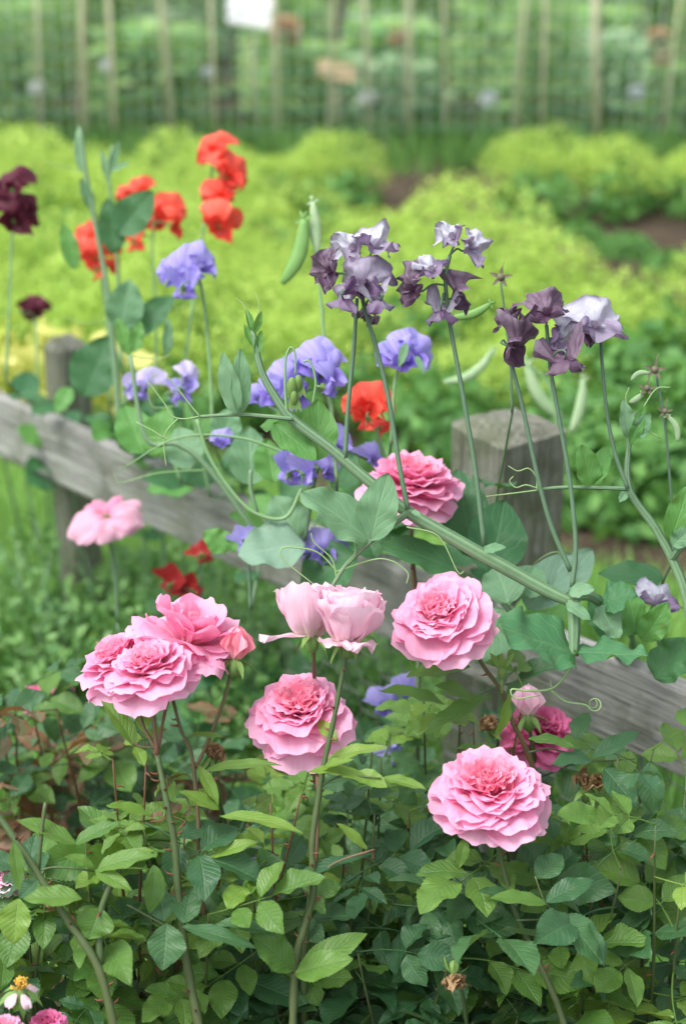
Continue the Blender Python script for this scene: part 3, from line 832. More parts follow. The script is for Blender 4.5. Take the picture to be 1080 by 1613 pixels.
rg = random.Random(5)
def tips(x0, x1, y0, y1, d0, d1, n, seed):
    r = random.Random(seed); o = []
    for i in range(n):
        fx = (i + r.random()) / n
        o.append((x0 + (x1 - x0) * fx, r.uniform(y0, y1), r.uniform(d0, d1)))
    return o
rose_bush('rose bush in the bottom left corner with fresh green leaves and thorny canes', tips(-60, 300, 1300, 1420, 1.58, 1.68, 6, 1), MIX, 11)
rose_bush('rose bush below the left pink cluster with dense dark leaves', tips(-40, 360, 1380, 1600, 1.58, 1.72, 7, 2), DARK, 12)
rose_bush('rose bush under the two half open blooms in the bottom centre', tips(330, 640, 1330, 1450, 1.64, 1.74, 7, 3), DARK, 13)
rose_bush('lowest dark leafed rose bush at the bottom centre edge', tips(330, 720, 1480, 1640, 1.63, 1.74, 7, 4), DARK, 14)
rose_bush('rose bush behind the large lower right rose with deep green leaves', tips(600, 880, 1330, 1450, 1.66, 1.78, 8, 5), DARK, 15)
rose_bush('rose bush in the bottom right corner with dark wet leaves', tips(700, 1120, 1480, 1640, 1.62, 1.76, 9, 6), DARK, 16)
rose_bush('rose bush at the right edge below the fence rail', tips(900, 1130, 1290, 1440, 1.62, 1.74, 6, 7), MIX, 17)
rose_bush('rose bush with light green new leaves in front of the post foot', tips(590, 860, 1085, 1200, 1.76, 1.86, 6, 8), [('rose_leaf_mid', 6), ('rose_leaf', 3), ('rose_leaf_young', 1)], 18, 5)
rose_bush('blurred rose bush at the left edge with bronze red young leaves', tips(-60, 200, 1075, 1250, 1.92, 2.15, 9, 9), [('rose_leaf', 5), ('rose_leaf_red', 4), ('rose_leaf_mid', 2)], 19, 6, .95, cane_m='cane_red')
rose_bush('blurred bluish green rose bush behind the left pink cluster', tips(120, 430, 1120, 1290, 1.95, 2.2, 8, 10), [('rose_leaf', 7), ('rose_leaf_red', 2)], 20, 6, .95)
rose_bush('rose bush of dark leaves behind the middle full rose', tips(380, 680, 1200, 1320, 1.85, 2.0, 6, 21), DARK, 21, 6, .95)

rose_bush('sparse young rose shoots with yellow green leaves below the left pink cluster', tips(130, 480, 1180, 1300, 1.60, 1.70, 7, 22), [('rose_leaf_young', 5), ('rose_leaf_mid', 4), ('rose_leaf_red', 1)], 22, 4, .62, frac=.40, cane_m='cane_red')
rose_bush('sparse upright rose shoots at the right edge in front of the rail', tips(880, 1100, 1170, 1330, 1.66, 1.80, 6, 23), [('rose_leaf_mid', 6), ('rose_leaf', 4)], 23, 4, .75, frac=.40)
rose_bush('sparse rose shoots between the middle rose and the lower right rose', tips(520, 720, 1130, 1330, 1.68, 1.78, 6, 24), [('rose_leaf_young', 3), ('rose_leaf_mid', 5), ('rose_leaf', 2)], 24, 4, .65, frac=.40)
rose_bush('sparse rose shoots of fresh leaves at the left edge', tips(-20, 260, 1260, 1400, 1.56, 1.64, 6, 25), [('rose_leaf_young', 4), ('rose_leaf_mid', 6)], 25, 4, .70, frac=.45)

# ------------------------------------------------------------------ roses
def petal(mb, phi, L, W, e0, e1, cup, ruf, rg, r0=0.0, z0=0.0, lay=0.0, ns=8, nt=9, pw=1.0, notch=.06, off=(0, 0), crum=0.0):
    e0 = math.radians(e0); e1 = math.radians(e1)
    n = 24; R = [r0]; Z = [z0]; TH = [e0]
    for i in range(1, n + 1):
        th = e0 + (e1 - e0) * ((i - .5) / n) ** pw
        R.append(R[-1] + math.sin(th) * L / n); Z.append(Z[-1] + math.cos(th) * L / n); TH.append(th)
    p1, p2, p3 = (rg.uniform(0, 6.28) for _ in range(3)); sd = rg.uniform(0, 90); rn = rg.random()
    ca, sa = math.cos(phi), math.sin(phi)
    def f(s, t, i, j):
        te = t * (1 - .20 * s * s - notch * math.exp(-(s / .22) ** 2) + (.025 * math.sin(s * 9 + p3) + .030 * noise.noise((s * 4.5 + sd, sd, 0))) * t)
        q = max(0, min(n - 1e-6, te * n)); k = int(q); fr = q - k
        r = R[k] + (R[k + 1] - R[k]) * fr; z = Z[k] + (Z[k + 1] - Z[k]) * fr; th = TH[k] + (TH[k + 1] - TH[k]) * fr
        wv = W * (.28 + .72 * math.sin(min(1, t * 1.25) * math.pi / 2) ** .9) * (1 - .12 * max(0, t - .8) / .2)
        x = s * wv
        d = cup * x * x / W + ruf * W * t ** 2 * (math.sin(4.2 * s + p1) * .6 + math.sin(9.5 * s + p2) * .28 * t) 
        if crum: d += crum * W * (noise.noise((s * 2.2 + sd, t * 2.6, sd)) + .55 * t * noise.noise((s * 5 + sd, t * 4, sd)))
        r += -math.cos(th) * d; z += math.sin(th) * d
        return Vector((off[0] + r * ca - x * sa, off[1] + r * sa + x * ca, z)), (te, s, rn, lay)
    mb.grid(ns, nt, f)

def receptacle(mb, s=1.0, drop=0, sep=5, rg=random):
    mb.ball((0, 0, -.006 * s), .0075 * s, 8, 6, sc=(1, 1, 1.35))
    for k in range(sep):
        a = k * 6.283 / sep + rg.uniform(-.2, .2)
        d = Vector((math.cos(a), math.sin(a), 0))
        e = rg.uniform(-.9, -.1) if drop else rg.uniform(.2, .9)
        tip = Vector((0, 0, -.002 * s)) + (d * math.cos(e) + UPW * math.sin(e)) * .026 * s
        blade(mb, d * .005 * s, tip, UPW, .0034 * s, fold=.3, droop=.3, nt=8, ns=2, rnd=.6, rg=rg, shape=(.6, .9))

def full_rose(seed, R=.055, dome=1.0, heart=1.0, mat='rose', mh='rose_heart', droop=0, ragged=0.0, crum=.10, asym=0.0, layered=False):
    rg = random.Random(seed); k = R / .055; c_in = crum + .10
    mo = MB(); mi_ = MB()
    if layered: spec = [(9, .055, .0275, 78, 124, .10, 0.00, .000), (9, .0535, .0265, 70, 112, .15, .12, .002), (10, .0505, .0245, 61, 101, .2, .25, .004), (11, .0465, .0220, 51, 90, .3, .4, .006), (12, .041, .0185, 41, 77, .4, .55, .008)]
    else: spec = [(6, .057, .0345, 74 + droop, 124 + droop, .06, 0.00, .000), (6, .054, .0325, 64 + droop * .7, 106 + droop * .6, .12, .12, .002), (7, .0495, .0280, 54, 92, .2, .25, .004), (9, .0435, .0225, 44, 79, .30, .42, .006), (10, .038, .0180, 35, 68, .45, .58, .008)]
    for n, L, W, e0, e1, cup, lay, z0 in spec:
        a0 = rg.uniform(0, 6.28)
        for i in range(n):
            a = a0 + i * 6.283 / n + rg.uniform(-.22, .22)
            s = rg.uniform(.88, 1.1) * (1 + asym * math.cos(a)) * (1 - (ragged if rg.random() < .3 else 0))
            petal(mo, a, L * k * s, W * k * rg.uniform(.9, 1.12), e0 + rg.uniform(-7, 7), e1 * dome + rg.uniform(-20, 12), cup + rg.uniform(-.15, .1), .17, rg, .003 * k, z0 * k, lay, ns=12, nt=8, pw=1.25, crum=crum)
    for n, L, W, e0, e1, cup, lay, z0 in [(13, .0335, .0135, 25, 55, .6, .55, .010), (13, .030, .0115, 15, 44, .7, .75, .011)]:
        a0 = rg.uniform(0, 6.28)
        for i in range(n):
            a = a0 + i * 6.283 / n + rg.uniform(-.3, .3)
            petal(mi_, a, L * k * rg.uniform(.88, 1.1), W * k, e0 + rg.uniform(-8, 8), e1 + rg.uniform(-14, 14), cup, .34, rg, .003 * k, z0 * k, lay, ns=9, nt=7, pw=1.2, crum=c_in * 2)
    for i in range(int(30 * heart)):
        rr = .015 * k * math.sqrt(rg.random()); a = rg.uniform(0, 6.28)
        ph = a + rg.choice((0, 1.57, 3.14, -1.57)) + rg.uniform(-.5, .5)
        petal(mi_, ph, .022 * k * rg.uniform(.85, 1.2), .0095 * k * rg.uniform(.8, 1.2), rg.uniform(-12, 12), rg.uniform(8, 50), rg.uniform(.3, 1.1), .45, rg, 0, .013 * k - rr * .12, rg.uniform(.75, 1.0), ns=6, nt=6, off=(rr * math.cos(a), rr * math.sin(a)), crum=.35)
    return mo.mesh('blossom', MT[mat]), mi_.mesh('petal_heart', MT[mh])

def loose_rose(seed, R=.05):
    """blown bloom of few large petals round a small ruffled heart"""
    rg = random.Random(seed); k = R / .05; mo = MB(); mi_ = MB()
    for n, L, W, e0, e1, cup, lay, z0 in [(6, .056, .031, 70, 138, .05, 0, 0), (6, .052, .030, 58, 108, .15, .15, .003), (5, .047, .028, 40, 78, .3, .35, .006), (4, .042, .025, 22, 52, .5, .5, .009)]:
        a0 = rg.uniform(0, 6.28)
        for i in range(n):
            petal(mo, a0 + i * 6.283 / n + rg.uniform(-.25, .25), L * k * rg.uniform(.85, 1.12), W * k * rg.uniform(.9, 1.15), e0 + rg.uniform(-8, 8), e1 + rg.uniform(-22, 14), cup, .24, rg, .003, z0, lay + rg.uniform(-.1, .15), ns=12, nt=9, pw=1.2, crum=.18)
    for i in range(16):
        rr = .012 * math.sqrt(rg.random()); a = rg.uniform(0, 6.28)
        petal(mi_, a + rg.uniform(-1.5, 1.5), .026 * k * rg.uniform(.8, 1.2), .012 * k, rg.uniform(-8, 14), rg.uniform(6, 50), .6, .45, rg, 0, .010, rg.uniform(.5, .9), ns=8, nt=6, off=(rr * math.cos(a), rr * math.sin(a)), crum=.4)
    return mo.mesh('blossom', MT['rose']), mi_.mesh('petal_heart', MT['rose_heart'])

def open_cup(seed, R=.04, H=.05, mat='rose_pale', close=1.0, n=5, droopers=((0, 1),)):
    rg = random.Random(seed); mo = MB()
    for layer, (sc, e0, e1, cup) in enumerate(((1.0, 66, 2, .35), (.95, 58, -4, .5), (.86, 48, -10, .7), (.75, 34, -14, .9))):
        for i in range(n):
            a = i * 6.283 / n + layer * .6 + rg.uniform(-.25, .25)
            petal(mo, a, H * 1.22 * sc * rg.uniform(.92, 1.08), R * .92 * sc * rg.uniform(.9, 1.1), e0 + rg.uniform(-5, 5), (e1 + (14 if rg.random() < .3 else 0)) * 1.0 + 12 * (1 - close) + rg.uniform(-8, 12), cup, .12, rg, .003, .002 * layer, .05 + .22 * layer, ns=10, nt=10, pw=.55, crum=.26)
    for a, s in droopers:
        petal(mo, a, H * 1.0 * s, R * .62, 78, 108, -.15, .35, rg, .004, .001, 0, ns=8, nt=9, pw=1.0, crum=.25)
    return mo.mesh('blossom', MT[mat])

def axis_mat(p, ax, spin=0, s=1.0):
    q = Vector((0, 0, 1)).rotation_difference(Vector(ax).normalized()).to_matrix().to_4x4()
    return Matrix.Translation(p) @ q @ Matrix.Rotation(spin, 4, 'Z') @ Matrix.Scale(s, 4)

def rose_flower(t, part, px, py, d, ax, meshes, seed, h=.02, label=None, spin=0, drop=1):
    """part = stem part's parent thing; blossom with heart and calyx sub-parts. returns the world point where the stem joins"""
    ax = cdir(*ax); c = P(px, py, d) - ax * h
    Mx_ = axis_mat(c, ax, spin)
    b = place('blossom', meshes[0], t, Mx_)
    if label: b['label'] = label
    if len(meshes) > 1: link('petal_heart', meshes[1], b)
    mb = MB(); receptacle(mb, 1.0, drop, 5, random.Random(seed))
    link('calyx', mb.mesh('calyx', MT['calyx']), b)
    return c - ax * .014

def stem(t, pts, r0, r1, mat='cane', thorns=0, seed=1, name='stem', n=8):
    mb = MB(); cane_mesh(mb, pts, r0, r1, thorns, random.Random(seed), n)
    return mb.build(name, MT[mat], t)

def leaf_px(t, base, tip, up, mat, seed, s=1.0, name='leaf'):
    """one compound leaf from pixel base towards pixel tip; scaled to reach it"""
    a, b = P(*base), P(*tip)
    rg_ = random.Random(seed); me = rg_.choice(RL[mat])
    L = (b - a).length / .14
    return place(name, me, t, Matrix.Translation(a) @ frame(b - a, cdir(*up)) @ Matrix.Scale(L * s, 4))

def rose_leaflet(t, base, tip, wpx, up, mat, seed, fold=.25, droop=.15, name='leaf'):
    a, b = P(*base), P(*tip); rg_ = random.Random(seed)
    mb = MB(); blade(mb, a, b, cdir(*up), M(wpx / 2, base[2]), fold, droop + rg_.uniform(-.05, .12), .032, .08, 36, 8, rg_.random(), 0, (.92, .85), rg_, rg_.uniform(-.4, .4))
    return mb.build(name, MT[mat], t)

# lower right rose
d = 1.62
t = thing('pink_rose', 'large domed pink rose with lilac outer petals, lowest bloom at right', 'rose', P(890, 1613, 1.62) * 1)
t.location.z = 0
j = rose_flower(t, None, 772, 1236, d, (.0, .90, .44), full_rose(7, .0575, 1.05, 1.15, layered=True), 3, .022, spin=.4)
stem(t, px_path([(775, 1300, 1.622), (790, 1360), (812, 1440), (845, 1510), (880, 1590), (905, 1680)], 1.63, 5)[0:] , .0021, .0034, 'cane', 6, 3)
stem(t, [P(905, 1680, 1.63), Vector((P(905, 1680, 1.63).x, P(905, 1680, 1.63).y + .05, 0))], .0034, .004, 'cane', 0, 3, 'cane')
rose_leaflet(t, (733, 1318, 1.60), (722, 1368, 1.595), 22, (.3, .3, .9), 'rose_leaf_mid', 2)
for q in (((815, 1425, 1.625), (760, 1398, 1.60), 34, (-.1, .8, .6), 'rose_leaf'), ((845, 1385, 1.60), (885, 1345, 1.62), 46, (-.3, .5, .8), 'rose_leaf'),
          ((862, 1425, 1.59), (772, 1408, 1.57), 34, (.1, .9, .5), 'rose_leaf_mid'), ((858, 1422, 1.59), (935, 1382, 1.60), 44, (-.2, .8, .6), 'rose_leaf'),
          ((875, 1440, 1.59), (958, 1518, 1.57), 60, (.3, .6, .7), 'rose_leaf')):
    rose_leaflet(t, *q, seed=int(q[0][0]))
stem(t, px_path([(812, 1450), (880, 1445), (858, 1422), (842, 1380)], 1.595, 4), .001, .0008, 'cane', 0, 3, 'leaf_stalk', 5)

# upper right rose facing left
t = thing('pink_rose', 'full pink rose leaning left on a reddish stem below the sweet pea stem', 'rose', P(860, 1400, 1.75)); t.location.z = 0
j = rose_flower(t, None, 690, 964, 1.66, (-.22, .62, .66), full_rose(21, .0475, 1.0, .9, mh='rose_heart_soft', droop=6, asym=.10, crum=.16), 5, .016)
stem(t, px_path([(735, 1000, 1.69), (760, 1048, 1.70), (790, 1090, 1.71), (808, 1140, 1.72), (832, 1190, 1.73), (860, 1290, 1.75), (870, 1400, 1.77)], 1.7, 5), .002, .0032, 'cane_red', 5, 5)
stem(t, [P(870, 1400, 1.77), Vector((P(870, 1400, 1.77).x, P(870, 1400, 1.77).y, 0))], .0032, .004, 'cane', 0, 5, 'cane')
for q in (((800, 1090, 1.70), (785, 1165, 1.69), 26, (.8, .3, .6), 'rose_leaf_young'), ((745, 1105, 1.71), (690, 1075, 1.69), 40, (0, .8, .6), 'rose_leaf_mid'),
          ((775, 1095, 1.72), (665, 1150, 1.70), 38, (0, .9, .5), 'rose_leaf_mid'), ((700, 1110, 1.72), (600, 1078, 1.71), 34, (0, .9, .5), 'rose_leaf_mid'),
          ((830, 1165, 1.69), (905, 1170, 1.68), 26, (0, .9, .5), 'rose_leaf_mid'), ((905, 1165, 1.69), (925, 1120, 1.70), 32, (-.4, .4, .8), 'rose_leaf'),
          ((935, 1200, 1.69), (870, 1195, 1.67), 36, (0, .9, .5), 'rose_leaf'), ((930, 1195, 1.69), (1008, 1148, 1.70), 30, (0, .7, .6), 'rose_leaf'),
          ((950, 1210, 1.69), (1003, 1272, 1.67), 50, (.2, .5, .8), 'rose_leaf'), ((1022, 1200, 1.70), (1028, 1285, 1.69), 44, (.1, .2, .95), 'rose_leaf'),
          ((740, 1050, 1.72), (640, 1060, 1.71), 40, (0, .8, .6), 'rose_leaf_mid')):
    rose_leaflet(t, *q, seed=int(q[0][1]))
stem(t, px_path([(832, 1185), (870, 1180), (935, 1198), (1000, 1195)], 1.70, 4), .001, .0008, 'cane', 0, 3, 'leaf_stalk', 5)
mb = MB(); b0 = P(790, 1060, 1.69); mb.ball(b0, .006, 8, 6, sc=(.8, .8, 1.3)); mb.tube([b0 - UPC * .02, b0], .0015, 5)
for k in range(4):
    a = k * 1.6; blade(mb, b0 + UPC * .004, b0 + UPC * .02 + (RIGHT * math.cos(a) - AWAY * math.sin(a)) * .012, -AWAY, .003, nt=6, ns=2)
mb.build('bud', MT['calyx'], t)

# middle full rose + twin half open blooms rising past it
t = thing('pink_rose', 'full pink rose in the middle with an open coral heart', 'rose', P(500, 1500, 1.64)); t.location.z = 0
j = rose_flower(t, None, 472, 1112, 1.655, (-.10, .76, .58), full_rose(33, .050, 1.04, 1.0, droop=6, asym=-.10, crum=.18), 6, .017, spin=1)
stem(t, px_path([(482, 1150, 1.68), (492, 1205, 1.68), (500, 1260, 1.67), (498, 1330, 1.66), (490, 1400, 1.65)], 1.67, 5), .0019, .0024, 'cane_red', 4, 7)
stem(t, [P(490, 1400, 1.65), P(478, 1500, 1.66), Vector((P(478, 1500, 1.66).x, P(478, 1500, 1.66).y, 0))], .0024, .004, 'cane', 0, 5, 'cane')

t = thing('twin_rose_stem', 'pair of half open pale pink roses side by side on tall thorny stem', 'rose', P(462, 1613, 1.60)); t.location.z = 0
b = place('blossom', open_cup(51, .0235, .047, close=1.0, droopers=((2.9, 1.0),)), t, axis_mat(P(490, 1003, 1.625), cdir(-.05, .98, -.1), .4))
b['label'] = 'narrow half open bloom on the left with one petal hanging out'
mb = MB(); receptacle(mb, 1.0, 1, 5, random.Random(4)); link('calyx', mb.mesh('calyx', MT['calyx']), b)
b = place('blossom', open_cup(52, .031, .047, close=.2, n=5, droopers=((4.1, .6), (5.0, .62), (5.7, .5))), t, axis_mat(P(548, 1012, 1.60), cdir(.08, .97, .08), 0))
b['label'] = 'wider half open bloom on the right with curled lower petals'
mb = MB(); receptacle(mb, 1.0, 1, 5, random.Random(9)); link('calyx', mb.mesh('calyx', MT['calyx']), b)
stem(t, px_path([(546, 1020, 1.60), (536, 1080), (522, 1150), (511, 1200), (500, 1265), (491, 1335), (494, 1400), (480, 1460), (466, 1510), (461, 1620), (462, 1700)], 1.60, 5), .0021, .0042, 'cane', 22, 3)
stem(t, [P(462, 1700, 1.6), Vector((P(462, 1700, 1.6).x, P(462, 1700, 1.6).y + .03, 0))], .0042, .0045, 'cane', 0, 3, 'cane')
stem(t, px_path([(493, 1008, 1.625), (494, 1040, 1.63), (496, 1100, 1.70), (498, 1200, 1.66), (502, 1250, 1.60)], 1.6, 5), .0019, .0021, 'cane_red', 2, 3)
for q in (((462, 1528, 1.59), (400, 1472, 1.57), 56, (.3, .5, .8), 'rose_leaf_mid'), ((468, 1528, 1.59), (578, 1468, 1.60), 46, (-.2, .6, .7), 'rose_leaf_mid'), ((465, 1535, 1.585), (552, 1508, 1.56), 52, (-.1, .7, .7), 'rose_leaf_mid'),
          ((500, 1215, 1.60), (552, 1192, 1.58), 26, (0, .9, .5), 'rose_leaf_young'), ((510, 1200, 1.61), (606, 1168, 1.60), 26, (0, .8, .6), 'rose_leaf_young'), ((505, 1210, 1.60), (600, 1232, 1.585), 26, (0, .9, .5), 'rose_leaf_young'),
          ((530, 1170, 1.61), (500, 1130, 1.63), 24, (0, .6, .8), 'rose_leaf_young'), ((555, 1222, 1.60), (488, 1208, 1.58), 24, (0, .9, .5), 'rose_leaf_young'), ((560, 1215, 1.60), (610, 1240, 1.585), 30, (0, .7, .7), 'rose_leaf_young'),
          ((600, 1225, 1.605), (672, 1240, 1.59), 24, (0, .9, .5), 'rose_leaf_young'), ((578, 1338, 1.60), (533, 1296, 1.59), 20, (.4, .6, .7), 'rose_leaf_young'), ((585, 1345, 1.61), (440, 1385, 1.59), 26, (0, .9, .4), 'rose_leaf')):
    rose_leaflet(t, *q, seed=int(q[0][0] + q[1][0]))
stem(t, px_path([(497, 1385, 1.60), (530, 1358, 1.595), (590, 1338, 1.59)], 1.6, 4), .0013, .0009, 'cane_red', 0, 3, 'leaf_stalk', 5)
stem(t, px_path([(502, 1240, 1.60), (540, 1222, 1.595), (600, 1226, 1.59)], 1.6, 4), .0011, .0008, 'cane', 0, 3, 'leaf_stalk', 5)

# left cluster
t = thing('rose_spray', 'cluster of three pink roses and one bud on the left', 'rose', P(300, 1613, 1.58)); t.location.z = 0
rose_flower(t, None, 186, 1033, 1.66, (-.38, .80, .34), full_rose(61, .045, 1.04, .8, mh='rose_heart_soft', droop=8), 6, .016, 'left bloom half hidden, paler at its ruffled edge')
rose_flower(t, None, 300, 998, 1.645, (.28, .86, .20), loose_rose(64, .050), 7, .016, 'highest bloom with large loose petals', 1.1)
rose_flower(t, None, 235, 1040, 1.59, (-.22, .86, .36), full_rose(67, .0425, 1.08, .7, mh='rose_heart_soft', droop=8, crum=.14), 8, .018, 'front bloom, darker pink at its left', 2.0)
fork = P(248, 1190, 1.60)
main = px_path([(248, 1190, 1.60), (262, 1260), (275, 1330), (282, 1420), (295, 1520), (318, 1640)], 1.59, 6)
stem(t, main, .0026, .0045, 'cane', 20, 4, 'cane')
q = main[-1]; stem(t, [q, Vector((q.x, q.y + .03, 0))], .0045, .0048, 'cane', 0, 3, 'cane')
stem(t, px_path([(240, 1090, 1.60), (243, 1140), (248, 1190)], 1.6, 4), .0019, .0022, 'cane_red', 0, 4)
stem(t, px_path([(214, 1095, 1.64), (224, 1140, 1.62), (240, 1170, 1.605), (248, 1195, 1.60)], 1.6, 4), .0018, .0020, 'cane_red', 0, 4)
stem(t, px_path([(268, 1095, 1.63), (258, 1130, 1.62), (250, 1180, 1.605)], 1.6, 4), .0015, .0018, 'cane_red', 0, 4)
stem(t, px_path([(272, 1100, 1.66), (285, 1150, 1.65), (302, 1190, 1.64), (312, 1290, 1.63), (314, 1380, 1.63), (330, 1500, 1.63)], 1.6, 4), .0016, .0024, 'cane_red', 3, 4)
stem(t, px_path([(366, 1050, 1.64), (352, 1105, 1.64), (335, 1150, 1.64), (318, 1190, 1.64), (308, 1210, 1.64)], 1.6, 4), .0017, .0017, 'cane_red', 0, 4)
mb = MB(); rgb = random.Random(3)
for i in range(7):
    petal(mb, i * 2.4, .037 - .001 * i, .0165, 56 - i * 3, -38, .8, .05, rgb, .002, .0, .2 + .07 * i, ns=9, nt=9, pw=.7, notch=.02)
bm_ = axis_mat(P(370, 1040, 1.635), cdir(.12, .99, .05))
b = place('bud', mb.mesh('bud', MT['rose_bud']), t, bm_); b['label'] = 'round pink bud at the right of the cluster'
mb = MB(); receptacle(mb, 1.05, 1, 5, random.Random(6)); link('calyx', mb.mesh('calyx', MT['calyx']), b)
for q in (((215, 1180, 1.60), (166, 1098, 1.61), 34, (.6, .4, .7), 'rose_leaf_mid'), ((212, 1176, 1.60), (228, 1205, 1.585), 22, (.3, .7, .6), 'rose_leaf_young'), ((294, 1160, 1.63), (352, 1156, 1.62), 16, (0, .9, .4), 'rose_leaf_young'),
          ((320, 1215, 1.62), (440, 1195, 1.61), 26, (0, .9, .5), 'rose_leaf_mid'), ((312, 1205, 1.62), (345, 1265, 1.60), 24, (.4, .5, .7), 'rose_leaf_young'), ((345, 1285, 1.60), (480, 1300, 1.585), 28, (0, .9, .5), 'rose_leaf_young'),
          ((345, 1275, 1.61), (285, 1245, 1.60), 28, (0, .8, .6), 'rose_leaf_young'), ((330, 1350, 1.61), (405, 1322, 1.60), 28, (0, .8, .6), 'rose_leaf_young'), ((240, 1285, 1.59), (170, 1265, 1.57), 30, (0, .9, .5), 'rose_leaf_young'),
          ((245, 1340, 1.58), (152, 1362, 1.57), 26, (0, .9, .5), 'rose_leaf_young'), ((243, 1362, 1.58), (240, 1440, 1.57), 34, (.2, .3, .9), 'rose_leaf_mid'),
          ((262, 1455, 1.57), (258, 1528, 1.555), 60, (.1, .5, .8), 'rose_leaf'), ((258, 1452, 1.575), (250, 1395, 1.60), 46, (.1, .3, .9), 'rose_leaf'), ((285, 1460, 1.57), (405, 1488, 1.56), 34, (0, .9, .5), 'rose_leaf'),
          ((290, 1455, 1.575), (300, 1395, 1.60), 50, (.1, .5, .8), 'rose_leaf'), ((340, 1455, 1.575), (440, 1465, 1.57), 28, (0, .9, .5), 'rose_leaf')):
    rose_leaflet(t, *q, seed=int(q[0][0] + q[1][1]))
stem(t, px_path([(283, 1470, 1.585), (255, 1455, 1.575), (200, 1425, 1.575)], 1.58, 4), .0013, .0009, 'cane', 0, 3, 'leaf_stalk', 5)
stem(t, px_path([(248, 1178, 1.60), (222, 1176, 1.60), (205, 1168, 1.60)], 1.58, 4), .0011, .0009, 'cane_red', 0, 3, 'leaf_stalk', 5)

# bare pruned cane at lower left
t = thing('rose_cane', 'thick green rose cane slanting up to the left edge', 'rose cane', P(190, 1640, 1.53)); t.location.z = 0
m_ = px_path([(-20, 1260, 1.56), (40, 1345, 1.55), (100, 1440, 1.545), (155, 1525, 1.54), (185, 1640, 1.54)], 1.54, 6)
stem(t, m_, .0032, .0042, 'cane', 14, 14, 'cane'); stem(t, [m_[-1], Vector((m_[-1].x, m_[-1].y + .02, 0))], .0042, .0045, 'cane', 0, 3, 'cane')
stem(t, px_path([(158, 1525, 1.545), (158, 1440, 1.55), (185, 1375, 1.55), (196, 1360, 1.55)], 1.54, 4), .0036, .0024, 'cane', 2, 3, 'cane')
stem(t, px_path([(60, 1372, 1.55), (66, 1310, 1.55), (72, 1264, 1.55)], 1.54, 4), .0021, .0017, 'cane', 0, 3, 'cane')
for q in (((205, 1355, 1.55), (245, 1345, 1.55), 20, (0, .8, .6), 'rose_leaf_mid'), ((150, 1372, 1.55), (242, 1340, 1.54), 38, (0, .8, .6), 'rose_leaf_mid'), ((148, 1366, 1.55), (105, 1345, 1.54), 22, (0, .8, .6), 'rose_leaf_mid'), ((130, 1415, 1.54), (36, 1412, 1.53), 44, (0, .8, .6), 'rose_leaf_mid'),
          ((30, 1415, 1.53), (20, 1488, 1.52), 50, (.1, .4, .9), 'rose_leaf_young'), ((150, 1370, 1.55), (206, 1400, 1.53), 28, (0, .8, .6), 'rose_leaf_mid'), ((120, 1332, 1.56), (30, 1285, 1.55), 34, (0, .8, .6), 'rose_leaf_mid'), ((118, 1330, 1.56), (188, 1292, 1.56), 30, (0, .8, .6), 'rose_leaf_mid'),
          ((20, 1325, 1.54), (32, 1402, 1.53), 24, (.4, .3, .9), 'rose_leaf_mid'), ((158, 1430, 1.55), (140, 1480, 1.54), 60, (.2, .5, .8), 'rose_leaf_mid')):
    rose_leaflet(t, *q, seed=int(q[0][0] + q[1][1]))
stem(t, px_path([(150, 1372, 1.55), (90, 1366, 1.55), (60, 1372, 1.55)], 1.54, 4), .0011, .0009, 'cane', 0, 3, 'leaf_stalk', 5)

# rose behind the sweet pea stem, and deep pink bloom under the rail
t = thing('pink_rose', 'pink rose half hidden behind the diagonal sweet pea stem', 'rose', P(655, 1000, 1.95)); t.location.z = 0
rose_flower(t, None, 650, 755, 1.87, (.10, .90, .36), full_rose(71, .056, 1.05, .9, droop=6), 6, .018)
stem(t, px_path([(650, 790, 1.875), (648, 860, 1.88), (660, 1000, 1.9)], 1.9, 5), .002, .003, 'cane_red', 2, 7)
stem(t, [P(660, 1000, 1.9), Vector((P(660, 1000, 1.9).x, P(660, 1000, 1.9).y, 0))], .003, .004, 'cane', 0, 5, 'cane')
t = thing('pink_rose', 'deep magenta pink rose with a bud, shaded under the rail', 'rose', P(845, 1350, 1.86)); t.location.z = 0
rose_flower(t, None, 850, 1148, 1.84, (.12, .75, .45), full_rose(81, .042, 1.1, .3, 'rose_deep', 'rose_deep', droop=12, ragged=.3, crum=.3), 6, .012)
mb = MB(); rgb = random.Random(13)
for i in range(7): petal(mb, i * 2.4, .038 - .001 * i, .0165, 52 - i * 3, -34, .8, .06, rgb, .002, .0, .3, ns=7, nt=8, pw=.7)
b = place('bud', mb.mesh('bud', MT['rose_pale']), t, axis_mat(P(832, 1128, 1.79), cdir(-.05, .99, .1)))
mb = MB(); receptacle(mb, 1.05, 1, 5, random.Random(6)); link('calyx', mb.mesh('calyx', MT['calyx']), b)
stem(t, px_path([(832, 1140, 1.80), (840, 1190, 1.82), (846, 1260, 1.84), (850, 1380, 1.86)], 1.85, 5), .002, .003, 'cane', 0, 7)
stem(t, [P(850, 1380, 1.86), Vector((P(850, 1380, 1.86).x, P(850, 1380, 1.86).y, 0))], .003, .004, 'cane', 0, 5, 'cane')

